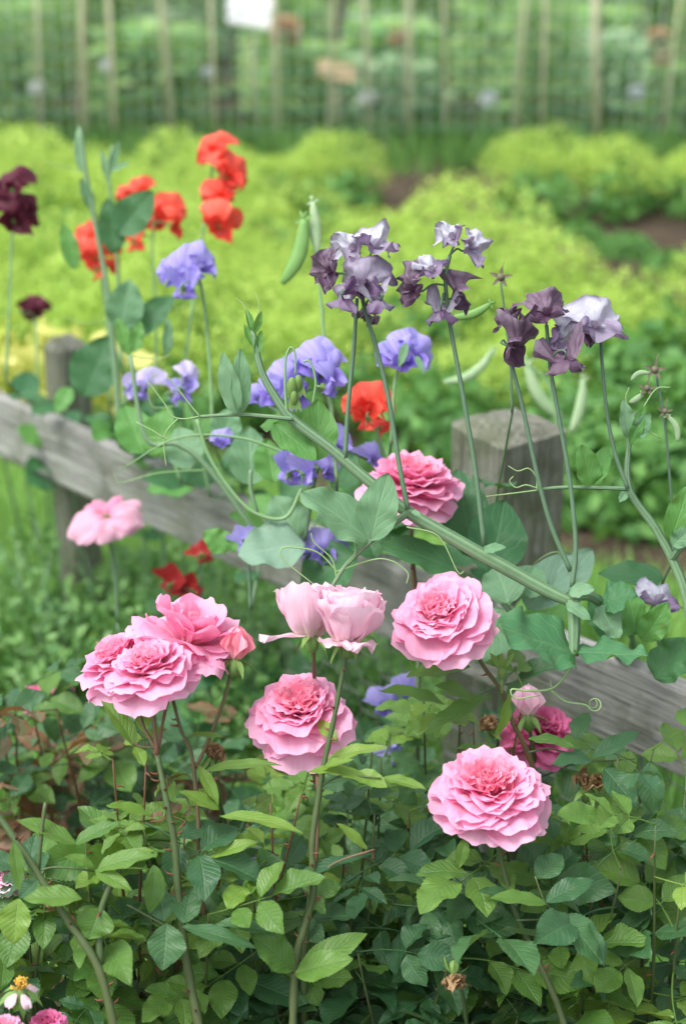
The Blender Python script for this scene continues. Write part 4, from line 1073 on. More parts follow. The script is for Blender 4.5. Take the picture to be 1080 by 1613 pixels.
# spent and withered blooms
def spent(px, py, d, label, seed, fresh=True, s=1.0, ax=(0, .9, .3), foot=None):
    rg_ = random.Random(seed); c = P(px, py, d); a = cdir(*ax)
    t = thing('spent_rose', label, 'rose', (c.x, c.y, 0))
    Mx_ = axis_mat(c, a, 0, s)
    mb = MB(); receptacle(mb, 1.15, 1, 5, rg_); hip = place('hip', mb.mesh('hip', MT['calyx']), t, Mx_)
    if fresh:
        mb = MB()
        for k in range(46):
            an = rg_.uniform(0, 6.28); e = rg_.uniform(.5, 1.5); L = rg_.uniform(.008, .013)
            v = Vector((math.cos(an) * math.cos(e), math.sin(an) * math.cos(e), math.sin(e))) * L
            mb.tube([Vector((math.cos(an) * .003, math.sin(an) * .003, .003)), v + Vector((0, 0, .003))], .0004, 4, cap=False); mb.ball(v + Vector((0, 0, .003)), .0011, 5, 4)
        link('stamens', mb.mesh('stamens', MT['stamen']), hip)
        mb = MB()
        for an in (.6, 4.2, 5.3): petal(mb, an, .020 * rg_.uniform(.8, 1.2), .0055, 80, 165, -.3, .5, rg_, .006, .0, .1, crum=.4)
        link('petal', mb.mesh('petal', MT['rose_pale']), hip)
    else:
        mb = MB()
        for k in range(22): petal(mb, rg_.uniform(0, 6.28), .022 * rg_.uniform(.7, 1.2), .011, rg_.uniform(0, 60), rg_.uniform(-40, 120), .6, .7, rg_, .002, .003, .5, ns=6, nt=6, crum=.9)
        b = place('withered_petals', mb.mesh('withered_petals', MT['brown']), t, Mx_)
    j = c - a * .016
    mb = MB(); f = foot or (c + Vector((rg_.uniform(-.03, .03), .05, -.2)))
    pts = smooth([j, j.lerp(f, .5) + Vector((.006, 0, .01)), f, Vector((f.x, f.y + .02, 0))], 5)
    cane_mesh(mb, pts, .0016, .0032, 3, rg_); mb.build('stem', MT['cane'], t)
    return t
spent(32, 1560, 1.50, 'spent rose with bare yellow stamens in the bottom left corner', 3, True, .85, (.1, .85, .5))
spent(925, 1242, 1.70, 'brown withered rose under the fence rail on the right', 4, False, .8, (.1, .9, .3))
spent(715, 1532, 1.60, 'brown shrivelled rose hanging among dark leaves bottom right', 5, False, .62, (0, -.9, .3))
spent(772, 1150, 1.84, 'tan withered rose left of the magenta one', 6, False, .62, (-.5, .6, .4))
spent(335, 1195, 1.66, 'small dry rose head under the left pink cluster', 16, False, .55, (.2, .8, .4))
def low_rose(px, py, d, R, label, seed, mat='rose_deep', ax=(0, .85, .4)):
    t = thing('pink_rose', label, 'rose', P(px, py, d)); t.location.z = 0
    rose_flower(t, None, px, py, d, ax, full_rose(seed, R, 1.1, .4, mat, mat if mat != 'rose' else 'rose_heart', droop=8, crum=.3), seed, .01)
    p = P(px, py, d) - cdir(*ax) * .02
    stem(t, smooth([p, p + Vector((.01, .02, -.12)), Vector((p.x, p.y + .04, 0))], 5), .0016, .003, 'cane', 2, seed)
low_rose(75, 1604, 1.51, .017, 'small fading magenta rose beside the spent bloom, bottom left', 91)
low_rose(4, 1614, 1.48, .018, 'bright pink rose cut by the bottom left corner', 92, 'rose')
low_rose(12, 1375, 1.62, .020, 'pale pink rose behind leaves at the left edge', 93, 'rose_pale')
low_rose(60, 1095, 2.3, .026, 'small blurred magenta rose far back at the left', 94)
low_rose(98, 1090, 2.35, .018, 'tiny blurred pink rose beside the far magenta one', 95)

# ------------------------------------------------------------------ sweet peas
def pea_flower_mesh(seed, mat, R=.025, wither=.0, openn=1.0):
    rg = random.Random(seed); mb = MB(); sd = rg.uniform(0, 90)
    p1, p2, p3 = (rg.uniform(0, 6.28) for _ in range(3))
    fb = rg.uniform(.25, .6) + wither * .5          # sides fold back
    hood = rg.uniform(-.15, .35) + wither * .3
    span = math.radians(88 * openn)
    def std(s, t, i, j):
        a = s * span
        r = R * t * (1.0 - .13 * math.exp(-(s / .14) ** 2) + .06 * math.cos(2 * a) + .05 * math.sin(7 * s + p1))
        x = r * math.sin(a) * 1.12; z = r * math.cos(a) * 1.05 + R * .12 * t
        y = -R * .35 * math.sin(min(1, t * 1.8) * 1.57) + R * .55 * t * t * (1 - hood) + fb * abs(x) * t - hood * R * .5 * t ** 4
        wv = (.12 + .30 * wither) * R * t * t
        y += wv * (math.sin(6 * s + p2) + .7 * math.sin(11 * s + p3) + .35 * t * math.sin(23 * s + p1))
        nv = noise.noise_vector((s * 1.6 + sd, t * 1.8, sd))
        k = R * (.10 + .42 * wither) * t
        n2 = noise.noise_vector((s * 4.2 + sd, t * 4, sd)) * (R * .30 * wither * t)
        return Vector((x + nv.x * k + n2.x, y + nv.y * k + n2.y, z + nv.z * k + n2.z)), (t, s, rg_r, 0.0)
    rg_r = rg.random()
    mb.grid(22, 12, std)
    for sg in (-1, 1):
        q1, q2 = rg.uniform(0, 6.28), rg.uniform(0, 6.28); rr_ = rg.random()
        sp = rg.uniform(.35, .8)
        ln = R * rg.uniform(.85, 1.05)
        D = Vector((sg * sp, -.75, rg.uniform(-.45, .1))).normalized()
        U = Vector((sg * .25, .25, 1)); U = (U - D * U.dot(D)).normalized(); S_ = D.cross(U)
        def wing(s, t, i, j):
            wv = R * .46 * (math.sin(math.pi * min(1, .08 + .86 * t ** .8))) ** .75
            z = s * wv
            o = sg * R * (.26 * (1 - s * s) * t + (.08 + .15 * wither) * t * math.sin(5 * s + q1 + 4 * t))
            nv = noise.noise_vector((s * 1.5 + q1 * 9, t * 2, q2 * 9)) * (R * (.06 + .25 * wither) * t)
            return D * (ln * t * (1 - .1 * s * s)) + U * (z + R * .1 * t) + S_ * -o * sg * sg + nv, (t, s, rr_, .75)
        mb.grid(8, 8, wing)
    def keel(s, t, i, j):
        wv = R * .2 * math.sin(math.pi * min(1, .1 + .85 * t))
        return Vector((s * wv, -R * .62 * t, -R * .10 * t + R * .22 * t * t + abs(s) * wv * .9)), (.2, s * .5, .5, .25)
    mb.grid(4, 6, keel)
    return mb.mesh('flower', MT[mat])

def calyx_mesh(mat, R=.025):
    mb = MB()
    mb.ball((0, R * .05, 0), R * .17, 8, 6, sc=(1, 1.3, 1))
    for k in range(5):
        a = k * 6.283 / 5 + .3
        d_ = Vector((math.cos(a), 0, math.sin(a)))
        blade(mb, d_ * R * .1, d_ * R * .38 + Vector((0, -R * .2, 0)), Vector((0, -1, 0)), R * .07, nt=5, ns=2)
    return mb.mesh('calyx', MT[mat])
PEA_CACHE = {}
CAL = {m: calyx_mesh(m) for m in ('calyx', 'calyx_dry')}
def pea(parent, px, py, d, rot, mat, seed, s=1.0, wither=0, openn=1.0, cal='calyx', stalk_to=None, stalk_mat='pea_stalk', label=None):
    key = (mat, seed % 5, round(wither, 1), openn)
    if key not in PEA_CACHE: PEA_CACHE[key] = pea_flower_mesh(hash((seed % 5, int(wither * 10))) % 997 + len(mat), mat, .025, wither, openn)
    c = P(px, py, d)
    E = Euler([math.radians(a) for a in rot], 'XYZ').to_matrix()
    Rm = (RCAM @ E)
    c = c - (Rm @ Vector((0, -.003, .010))) * s           # aim the middle of the flower at the point
    o = place('flower', PEA_CACHE[key], parent, Matrix.Translation(c) @ Rm.to_4x4() @ Matrix.Scale(s, 4))
    if label: o['label'] = label
    if stalk_to is not None:
        back = c + Rm @ Vector((0, .008, -.002))
        q = Vector(stalk_to)
        mb = MB(); mb.tube(smooth([q, q.lerp(back, .55) + UPC * .004, back, c], 4), .0011, 5)
        me = mb.build('pedicel', MT[stalk_mat], parent)
    # the calyx is a sub-part only where the flower itself hangs directly under the thing
    if origin(parent) is parent.location or parent.parent is None: link('calyx', CAL[cal], o)
    return o

def stalk(t, pts, d, r0, r1, mat='pea_stalk', name='flower_stalk', k=6, n=7):
    p = px_path(pts, d, k); mb = MB(); mb.tube(p, lin(r0, r1, len(p)), n)
    return mb.build(name, MT[mat], t), p

def pea_leaf(t, base, tip, wpx, up, mat, seed, fold=.2, droop=.12, ruf=.10, shape=(.8, .7), name='leaf', nt=20):
    a, b = P(*base), P(*tip); rg_ = random.Random(seed)
    mb = MB(); blade(mb, a, b, cdir(*up), M(wpx / 2, (base[2] + tip[2]) / 2), fold, droop, 0, ruf, nt, 8, rg_.random(), 0, shape, rg_)
    return mb.build(name, MT[mat], t)

def tendril(t, pts, d=1.7, r=.0009, curl=0, mat='tendril'):
    p = px_path(pts, d, 6)
    if curl:
        e = p[-1]; T = (p[-1] - p[-2]).normalized(); U = T.cross(AWAY).normalized() * (1 if curl > 0 else -1)
        turns = abs(curl); R0 = .0065
        cen = e + U * R0
        for i in range(1, int(turns * 14) + 1):
            a = i / 14 * 6.283; R_ = R0 * (1 - .45 * i / (turns * 14))
            p.append(cen - U * R_ * math.cos(a) + T * R_ * math.sin(a) + AWAY * (.0008 * i))
    mb = MB(); mb.tube(p, lin(r, r * .55, len(p)), 5); return mb.build('tendril', MT['tendril'], t)

WING = []
for k in range(14):
    a = 2 * math.pi * k / 14
    ridge = 1.0 if k in (0, 7) else (.86 if k % 2 else .68)
    WING.append((ridge, ridge * .55 if k not in (0, 7) else .55))
def winged(t, pts, d, rads, name='stem', mat='pea_stem'):
    p = px_path(pts, d, 7); mb = MB()
    rr = [float(x) for x in np.interp(np.linspace(0, 1, len(p)), np.linspace(0, 1, len(rads)), rads)]
    mb.tube(p, rr, 14, flat=-AWAY, prof=WING)
    return mb.build(name, MT[mat], t), p

# --- main vine with the silver-purple flowers
V = P(905, 1045, 1.68); V = Vector((V.x + .06, V.y + .1, 0))
t = thing('sweet_pea_vine', 'sweet pea vine with thick winged diagonal stem and silvery purple flowers', 'sweet pea', V)
d = 1.68
winged(t, [(398, 520), (412, 585), (440, 635), (462, 662), (520, 706), (580, 757), (640, 805), (720, 852), (800, 897), (860, 930), (898, 948)], d, [.0026, .0036, .0043, .0048, .0052, .0057, .0062, .0067, .0069, .0064, .0052])
winged(t, [(898, 940, 1.68), (935, 942, 1.72), (975, 985, 1.86), (1000, 1030, 2.16), (1015, 1300, 2.25)], 1.7, [.005] * 5)
mb = MB(); q = P(1015, 1300, 2.25); mb.tube([q, Vector((q.x, q.y, -.01))], .005, 8); mb.build('stem', MT['pea_stem'], t)
# growing tip
for (b_, tp, wd, s_) in (((398, 525, d), (388, 485, d), 12, 1), ((400, 525, d), (412, 490, d - .01), 13, 2), ((398, 545, d), (385, 510, d), 14, 3), ((402, 560, d), (412, 520, d), 14, 5)):
    pea_leaf(t, b_, tp, wd, (.3, .2, .9), 'pea_leaf_bright', s_, .5, .1, .1, (.9, .8))
tendril(t, [(397, 530), (392, 500), (385, 482), (372, 470)], d, .0009)
tendril(t, [(400, 530), (405, 500), (408, 478), (402, 462)], d, .0007)
# flower stalks and flowers
def cluster(spts, d0, fl, r=(.0026, .0019), mat='pea_stalk', label=None):
    so, p = stalk(t, spts, d0, r[0], r[1], mat)
    if label: so['label'] = label
    for (px, py, dd, rot, m_, sd, sc, wi, op) in fl:
        # join each flower to the nearest point of the upper stalk
        c = P(px, py, dd); up = p[int(len(p) * .72):]
        q_ = min(up, key=lambda v: (v - c).length)
        pea(so, px, py, dd, rot, m_, sd, sc * .86, min(1, wi + .2), op, 'calyx_dry', q_)
    return so
cluster([(642, 803), (628, 730), (610, 620), (590, 540), (574, 488), (568, 450)], 1.665,
        [(572, 432, 1.645, (0, 0, -8), 'pea_purple', 1, 1.30, .2, 1.0), (593, 378, 1.66, (-25, 20, 15), 'pea_white', 2, 1.12, .4, .8), (549, 385, 1.68, (-10, -50, -10), 'pea_white', 3, .95, .4, .7),
         (512, 420, 1.66, (10, -50, -30), 'pea_plum', 4, 1.0, .4, .8), (545, 470, 1.645, (60, -10, 160), 'pea_purple', 5, .85, .3, .7), (592, 470, 1.64, (50, 20, -150), 'pea_white', 6, .80, .3, .7)], label='stalk topped by the fullest silvery purple cluster')
cluster([(543, 722), (548, 640), (556, 560), (560, 500), (562, 470)], 1.68, [(578, 500, 1.69, (130, 20, 10), 'pea_plum', 7, .75, .8, .5)], (.0024, .0018), label='stalk with one withered hanging flower')
cluster([(762, 858), (748, 740), (728, 620), (708, 510), (701, 440), (708, 402)], 1.67,
        [(708, 368, 1.66, (-20, -40, -10), 'pea_white', 8, .85, .4, .6), (750, 386, 1.66, (0, 60, 30), 'pea_white', 9, .95, .4, .8), (676, 418, 1.65, (-20, -20, 5), 'pea_white', 10, .85, .3, .6),
         (642, 446, 1.66, (10, -40, -50), 'pea_plum', 11, 1.15, .4, .8), (720, 458, 1.68, (10, 30, 60), 'pea_plum', 12, 1.15, .4, .9), (695, 488, 1.665, (60, 0, 175), 'pea_purple', 13, .85, .4, .8)], label='stalk with plum and silver flowers spread at both sides')
cluster([(900, 925), (906, 860), (897, 760), (880, 660), (866, 580), (860, 512)], 1.665,
        [(862, 482, 1.655, (-15, 10, 0), 'pea_plum', 14, 1.1, .4, .8), (886, 526, 1.67, (20, 60, 40), 'pea_white', 15, 1.0, .5, .7), (884, 566, 1.65, (70, 10, -170), 'pea_plum', 16, 1.15, .3, .9)], label='wavy stalk with three drooping plum flowers')
cluster([(898, 900), (868, 830), (846, 750), (822, 640), (805, 575), (798, 545)], 1.69,
        [(800, 500, 1.685, (-10, -60, -20), 'pea_plum', 17, .9, .6, .7), (816, 535, 1.68, (40, 20, 70), 'pea_plum', 18, 1.3, .4, .9)], label='stalk with one large crumpled plum flower')
# nodding bud on hooked stalk
so, p = stalk(t, [(452, 655), (449, 610), (450, 565), (458, 547), (465, 560), (465, 590)], d, .0014, .0010, 'pea_stalk_bright')
mb = MB()
for (px, py, r_) in ((460, 612, .0075), (470, 605, .006), (463, 628, .0055)):
    mb.ball(P(px, py, d), r_, 8, 6, sc=(.75, .75, 1.6))
    for k in range(4): blade(mb, P(px, py - 6, d), P(px + (k - 1.5) * 8, py + 22, d), -AWAY, .0022, nt=6, ns=2)
b = mb.build('flower_bud', MT['calyx'], so); b['label'] = 'green nodding bud'
stalk(t, [(492, 640), (497, 600), (488, 570), (478, 570)], 1.72, .0014, .0010, 'pea_stalk_bright')
# leaves
for q in (((582, 852, 1.66), (480, 772, 1.635), 92, (.2, .65, .7), 'pea_leaf', 3), ((583, 852, 1.66), (610, 745, 1.65), 66, (-.15, .1, .95), 'pea_leaf', 4),
          ((374, 652, 1.67), (349, 555, 1.66), 36, (-.3, .1, .9), 'pea_leaf', 5), ((378, 652, 1.67), (380, 548, 1.67), 34, (.35, .1, .9), 'pea_leaf', 6),
          ((502, 725, 1.70), (500, 628, 1.71), 62, (.1, .2, .95), 'pea_leaf_bright', 7), ((470, 668, 1.70), (408, 668, 1.72), 46, (0, .6, .7), 'pea_leaf_bright', 8),
          ((430, 668, 1.70), (498, 722, 1.68), 50, (.1, .4, .9), 'pea_leaf_bright', 8)):
    pea_leaf(t, *q)
pea_leaf(t, (905, 1030, 1.665), (784, 985, 1.625), 112, (.05, .72, .68), 'pea_leaf_mid', 21, .16, .04, .13, (.72, .42), nt=40)
pea_leaf(t, (905, 1030, 1.665), (1020, 1030, 1.64), 74, (-.1, .93, .36), 'pea_leaf_mid', 22, .2, .10, .20, (.75, .5), nt=40)
winged(t, [(903, 945), (904, 990), (903, 1034)], 1.665, [.006, .0062, .0045], 'leaf_stalk')
winged(t, [(640, 810, 1.675), (610, 830, 1.67), (583, 852, 1.66), (545, 890, 1.655), (522, 925, 1.655)], 1.67, [.0034, .0036, .0032, .0022, .0018], 'leaf_stalk')
winged(t, [(462, 660), (420, 656), (375, 653), (315, 656)], 1.675, [.0022, .0022, .002, .0014], 'leaf_stalk')
for (b_, tp, w_) in (((895, 935), (935, 925), 26), ((890, 950), (930, 975), 22), ((648, 805), (662, 812), 10), ((760, 868), (795, 860), 18)):
    pea_leaf(t, (*b_, 1.66), (*tp, 1.65), w_, (0, .5, .8), 'pea_leaf', b_[0], .3, .2, .15, name='stipule', nt=12)
for args in ([[(315, 656), (290, 660), (270, 655), (262, 640), (240, 610), (232, 600)]], [[(315, 656), (300, 638), (280, 612), (262, 590)]], [[(280, 660), (262, 680), (258, 700), (262, 735)]], [[(258, 690), (240, 678), (215, 665)]],
             [[(540, 895), (560, 870), (545, 820), (515, 790), (490, 780)]], [[(535, 905), (500, 870), (455, 862), (442, 868), (450, 885), (500, 925)]], [[(530, 910), (522, 880), (495, 855), (490, 840)]], [[(640, 830), (690, 845), (720, 900), (730, 900)]],
             [[(522, 925), (470, 925), (430, 932)]], [[(530, 900), (600, 880), (640, 900), (640, 920)]]):
    tendril(t, args[0], 1.655)
tendril(t, [(903, 1040), (892, 1062), (868, 1085), (830, 1088), (805, 1086), (812, 1100), (850, 1095)], 1.66, .0014)
tendril(t, [(868, 1088), (890, 1105), (920, 1110), (930, 1118)], 1.66, .001, 1.5)
tendril(t, [(868, 1085), (866, 1070)], 1.66, .0008)

pea_leaf(t, (945, 950, 1.74), (1000, 935, 1.72), 62, (.1, .6, .75), 'pea_leaf_mid', 51, .2, .1, .15)
pea_leaf(t, (940, 955, 1.73), (975, 1005, 1.72), 48, (.1, .6, .75), 'pea_leaf', 52, .2, .1, .15)
# --- right-hand vine
V = P(1100, 990, 1.72)
t = thing('sweet_pea_vine', 'sweet pea vine at the right edge carrying one silver white flower', 'sweet pea', (V.x, V.y, 0))
winged(t, [(1000, 650, 1.72), (990, 700, 1.72), (990, 770, 1.71), (1030, 830, 1.71), (1060, 885, 1.71), (1082, 950, 1.71), (1100, 1080, 1.72)], 1.71, [.0022, .0026, .0036, .0042, .0046, .005, .005])
mb = MB(); q = P(1100, 1080, 1.72); mb.tube([q, Vector((q.x, q.y, -.01))], .005, 8); mb.build('stem', MT['pea_stem'], t)
so, p = stalk(t, [(988, 770), (968, 715), (955, 650), (948, 580), (945, 530)], 1.69, .0023, .0016)
pea(so, 938, 498, 1.675, (-5, 5, 0), 'pea_white', 2, 1.2, .5, 1.0, 'calyx_dry', p[-1], label='silver white flower')
pea(so, 920, 516, 1.69, (20, -60, -20), 'pea_plum', 3, .9, .4, .6, 'calyx_dry', p[-1])
winged(t, [(990, 770), (930, 768), (880, 768), (845, 772)], 1.70, [.0022, .002, .0018, .0014], 'leaf_stalk')
pea_leaf(t, (930, 766, 1.70), (916, 700, 1.69), 42, (.2, .2, .95), 'pea_leaf_bright', 6)
pea_leaf(t, (935, 764, 1.70), (955, 700, 1.71), 34, (-.4, .2, .9), 'pea_leaf_bright', 7)
for (b_, tp, w_, m_) in (((988, 690), (983, 630), 26, 'pea_leaf'), ((998, 690), (1022, 650), 28, 'pea_leaf'), ((992, 700), (1015, 640), 20, 'pea_leaf_bright'), ((1055, 850), (1085, 765), 46, 'pea_leaf_bright'), ((1058, 860), (1090, 830), 30, 'pea_leaf'), ((985, 775), (975, 790), 14, 'pea_leaf')):
    pea_leaf(t, (*b_, 1.70), (*tp, 1.69), w_, (.1, .3, .9), m_, b_[0], .3, .2, .12, name='leaf')
for L in ([(845, 772), (844, 752), (832, 738), (815, 742), (800, 734)], [(848, 770), (828, 764), (812, 768), (802, 758), (808, 750)], [(848, 772), (800, 778), (765, 782)], [(1000, 665), (1030, 615), (1055, 610)], [(1000, 665), (985, 630), (990, 610)], [(995, 665), (1040, 690)]): tendril(t, L, 1.695)
winged(t, [(1057, 882, 1.71), (1072, 862, 1.70), (1098, 842, 1.70)], 1.7, [.004, .0038, .0036])
for q in (((1000, 1000, 1.76), (985, 915, 1.77), 46, (.2, .3, .9), 'pea_leaf_bright', 41), ((1000, 1000, 1.76), (940, 950, 1.77), 50, (.1, .7, .6), 'pea_leaf_bright', 42), ((1010, 1010, 1.76), (1052, 950, 1.75), 46, (.3, .5, .8), 'pea_leaf_bright', 43),
          ((1030, 1070, 1.78), (1085, 1005, 1.77), 70, (.1, .7, .6), 'pea_leaf_dark', 44), ((960, 1010, 1.77), (930, 930, 1.78), 44, (.1, .4, .9), 'pea_leaf_dark', 45)):
    pea_leaf(t, *q, ruf=.18)
so, p = stalk(t, [(1040, 1040), (1035, 1000), (1035, 950)], 1.80, .002, .0015)
pea(so, 1035, 935, 1.80, (-30, 10, 10), 'pea_white', 4, 1.1, .4, .8, 'calyx_dry', p[-1], label='grey lilac flower tucked among leaves')

# --- other, generic sweet pea stalk things
def pod(t, a, b, d, wpx, mat='pod', bend=.12, name='pod'):
    A, B = P(*a, d), P(*b, d); X = B - A; side = X.cross(AWAY).normalized()
    pts = [A + X * f + side * (bend * X.length * math.sin(f * math.pi)) for f in lin(0, 1, 13)]
    r = M(wpx / 2, d)
    mb = MB(); mb.tube(pts, [max(.0005, r * math.sin(math.pi * (.04 + .92 * f)) ** .55) for f in lin(0, 1, 13)], 10, flat=-AWAY, prof=[(1, .5)] * 10)
    mb.tube([A - X * .12, A], .0012, 5)
    for k in range(4):
        aa = k * 1.57 + .4; blade(mb, A, A + (RIGHT * math.cos(aa) + UPC * math.sin(aa)) * r * 1.3, -AWAY, r * .25, nt=5, ns=2)
    return mb.build(name, MT[mat], t)
def star(t, px, py, d, r=.012, mat='calyx_dry'):
    c = P(px, py, d); mb = MB(); mb.ball(c, r * .35, 7, 5)
    for k in range(5):
        a = k * 1.257 + .2; blade(mb, c, c + (RIGHT * math.cos(a) + UPC * math.sin(a) * .9 - AWAY * .2) * r, -AWAY, r * .16, nt=6, ns=2)
    mb.tube([c, c + UPC * r * 1.4 + RIGHT * r * .3], .0006, 4)
    return mb.build('seed_calyx', MT[mat], t)

def stalk_thing(label, spts, d, flowers, mat, stalk_mat='pea_stalk_bright', r=.0024, wither=0.1, name='sweet_pea', leaves=(), tendrils=(), to_ground=True, lowleaf=6):
    b = P(spts[0][0], spts[0][1], d)
    t = thing(name, label, 'sweet pea', (b.x, b.y, 0))
    so, p = stalk(t, spts, d, r, r * .7, stalk_mat, 'stem')
    if to_ground:
        y_r = ra.y + rdir.y * (b.x - ra.x) / rdir.x
        if b.y < y_r - .03 and p[0].z > rz + .015:          # rooted behind the fence, leaning over the rail
            low = [p[0], Vector((b.x, b.y * .5 + y_r * .5, max(rz + .02, p[0].z * .5 + rz * .5))), Vector((b.x + .01, y_r + .03, rz + .012)), Vector((b.x + .015, y_r + .08, rz - .14)), Vector((b.x + .02, y_r + .11, -.01))]
        else: low = [p[0], p[0] + Vector((.012, .02, -b.z * .5)), Vector((b.x + .01, b.y + .03, -.01))]
        low = smooth(low, 6)
        mb = MB(); mb.tube(low, r * .8, 6); mb.build('stem', MT['pea_stem'], t)
        rl = random.Random(int(spts[0][0] * 13 + spts[0][1]))
        for _ in range(lowleaf):
            a_ = low[rl.randrange(2, len(low) - 2)]
            az_ = rl.uniform(0, 6.28); e_ = a_ + Vector((math.cos(az_), math.sin(az_) - .2, rl.uniform(-.1, .7))).normalized() * rl.uniform(.045, .07)
            az_ = rl.uniform(0, 6.28); e_ = a_ + Vector((math.cos(az_), math.sin(az_) - .2, rl.uniform(-.1, .7))).normalized() * rl.uniform(.05, .075)
            mb = MB(); blade(mb, a_, e_, Vector((rl.uniform(-.4, .4), -.6, 1)), rl.uniform(.016, .026), .2, .15, 0, .1, 12, 6, rl.random(), 0, (.8, .7), rl)
            mb.build('leaf', MT[rl.choice(('pea_leaf_dark', 'pea_leaf_bright', 'pea_leaf_dark'))], t)
    if mat == 'pea_blue': flowers = [(*q[:5], q[5] * .88) for q in flowers]
    for i, (px, py, dd, rot, sd, sc) in enumerate(flowers):
        c = P(px, py, dd)
        q = min(p[len(p) // 2:], key=lambda v: (v - c).length)
        pea(t, px, py, dd, rot, mat if isinstance(mat, str) else mat[i], sd, sc, wither, 1.0, 'calyx', q, stalk_mat)
    for q in leaves: pea_leaf(t, *q)
    for q in tendrils: tendril(t, q, d)
    return t
# scarlet
stalk_thing('tall scarlet sweet pea with four stacked blooms, highest red flowers', [(285, 620), (305, 470), (318, 380), (330, 300), (335, 260)], 2.45,
            [(333, 228, 2.44, (-10, -25, -15), 1, 1.25), (364, 266, 2.43, (0, 30, 30), 2, 1.35), (345, 300, 2.44, (5, -20, 0), 3, 1.1), (338, 325, 2.44, (10, -30, -20), 4, 1.05), (352, 345, 2.42, (30, 25, 20), 5, 1.25)], 'pea_red')
stalk_thing('scarlet sweet pea partly behind a green leaf, left of the tallest red one', [(245, 640), (246, 500), (240, 400), (245, 330)], 2.55,
            [(265, 325, 2.53, (0, 10, 10), 2, 1.15), (222, 293, 2.56, (0, -20, -10), 3, .85), (245, 345, 2.55, (20, -20, 0), 4, .8), (280, 348, 2.52, (20, 40, 60), 5, .95), (215, 378, 2.56, (40, 0, 160), 1, .75), (195, 305, 2.57, (0, -60, 0), 2, .6)], 'pea_red')
stalk_thing('scarlet sweet pea low behind the upright green vine at left', [(172, 640), (170, 520), (160, 440), (155, 390)], 2.6,
            [(140, 368, 2.59, (0, -30, -10), 3, 1.0), (150, 395, 2.58, (20, 0, 10), 4, 1.1), (170, 380, 2.6, (0, 30, 10), 5, 1.0), (158, 425, 2.59, (50, 10, 150), 1, .7), (180, 418, 2.6, (30, 10, 50), 2, .6)], 'pea_red')
stalk_thing('scarlet sweet pea in the middle between the silvery stalks', [(612, 760), (604, 715), (590, 670), (580, 640)], 1.98,
            [(585, 628, 1.97, (-10, 5, 5), 2, 1.15), (563, 634, 1.97, (10, -40, -20), 3, .85), (580, 655, 1.96, (40, 10, 170), 4, .75), (602, 668, 2.0, (30, 30, 120), 5, .7)], 'pea_red',
            leaves=[((600, 770, 2.0), (575, 690, 2.0), 40, (0, .3, .9), 'pea_leaf_bright', 4)])
stalk_thing('dull red sweet pea hanging low under the rail', [(320, 990), (318, 930), (316, 885)], 2.35, [(318, 868, 2.34, (20, 10, 160), 4, .75)], 'pea_dull', 'pea_stalk')
stalk_thing('dull red sweet pea in the shade, lower left of the other low one', [(285, 1010), (285, 960), (282, 930)], 2.35, [(275, 915, 2.34, (20, -30, 150), 2, .9), (300, 925, 2.35, (20, 30, 170), 3, .8)], 'pea_dull', 'pea_stalk')
# lavender
stalk_thing('lavender blue sweet pea on the left below the red blooms', [(335, 690), (332, 600), (326, 520), (318, 455), (310, 430)], 2.12,
            [(320, 408, 2.12, (-10, 30, 25), 1, 1.25), (286, 420, 2.10, (10, -20, -10), 2, 1.35), (292, 450, 2.09, (40, -10, 170), 3, .95), (262, 425, 2.11, (10, -50, -30), 4, .8)], 'pea_blue')
stalk_thing('large lavender sweet pea above the hooked green bud', [(530, 760), (525, 690), (520, 630), (505, 580)], 1.90,
            [(490, 560, 1.89, (-10, -15, -10), 2, 1.35), (515, 575, 1.88, (10, 20, 30), 3, 1.35), (455, 590, 1.90, (10, -30, -20), 4, 1.25), (520, 600, 1.87, (20, 30, 80), 1, 1.0), (425, 612, 1.92, (30, -20, -40), 5, 1.05), (470, 625, 1.91, (30, 10, 160), 2, .8)], 'pea_blue')
stalk_thing('lavender sweet pea with green pods in front, left of the plum stalk', [(615, 700), (618, 650), (622, 600), (630, 570)], 1.96,
            [(615, 548, 1.96, (-10, -30, -15), 3, 1.25), (655, 548, 1.95, (-5, 30, 25), 4, 1.3), (635, 558, 1.94, (20, 0, 0), 5, 1.1)], 'pea_blue',
            leaves=[((640, 540, 1.91), (628, 578, 1.90), 14, (0, .2, .9), 'pea_leaf', 3), ((655, 560, 1.91), (668, 590, 1.90), 10, (0, .2, .9), 'pea_leaf', 3)])
stalk_thing('lilac and white sweet pea just above the rail at left', [(285, 760), (262, 690), (240, 640), (228, 612)], 2.2,
            [(226, 598, 2.18, (-20, -10, -20), 1, 1.1), (220, 608, 2.18, (30, 0, 170), 2, .8)], 'pea_lilac')
stalk_thing('small twisted lilac sweet pea beside the lilac and white one', [(330, 780), (312, 690), (300, 640), (292, 605)], 2.15,
            [(298, 590, 2.14, (10, 30, 40), 3, .75), (290, 610, 2.14, (40, -10, 160), 4, .8), (276, 618, 2.15, (20, -50, 120), 5, .6)], ['pea_lilac', 'pea_blue', 'pea_lilac'])
stalk_thing('blue sweet pea flowers crowded behind the winged stem', [(480, 850), (490, 790), (500, 740), (520, 710)], 1.92,
            [(530, 690, 1.90, (0, 10, 20), 1, 1.05), (490, 735, 1.88, (30, -10, 80), 2, 1.1), (460, 740, 1.90, (30, -20, 170), 3, .9), (520, 735, 1.9, (20, 20, 40), 4, .8), (350, 690, 1.98, (0, 0, 0), 5, .7), (400, 620, 1.98, (0, -30, 0), 1, .7), (590, 715, 1.95, (10, 0, 40), 2, .8)], 'pea_blue', 'pea_stalk')
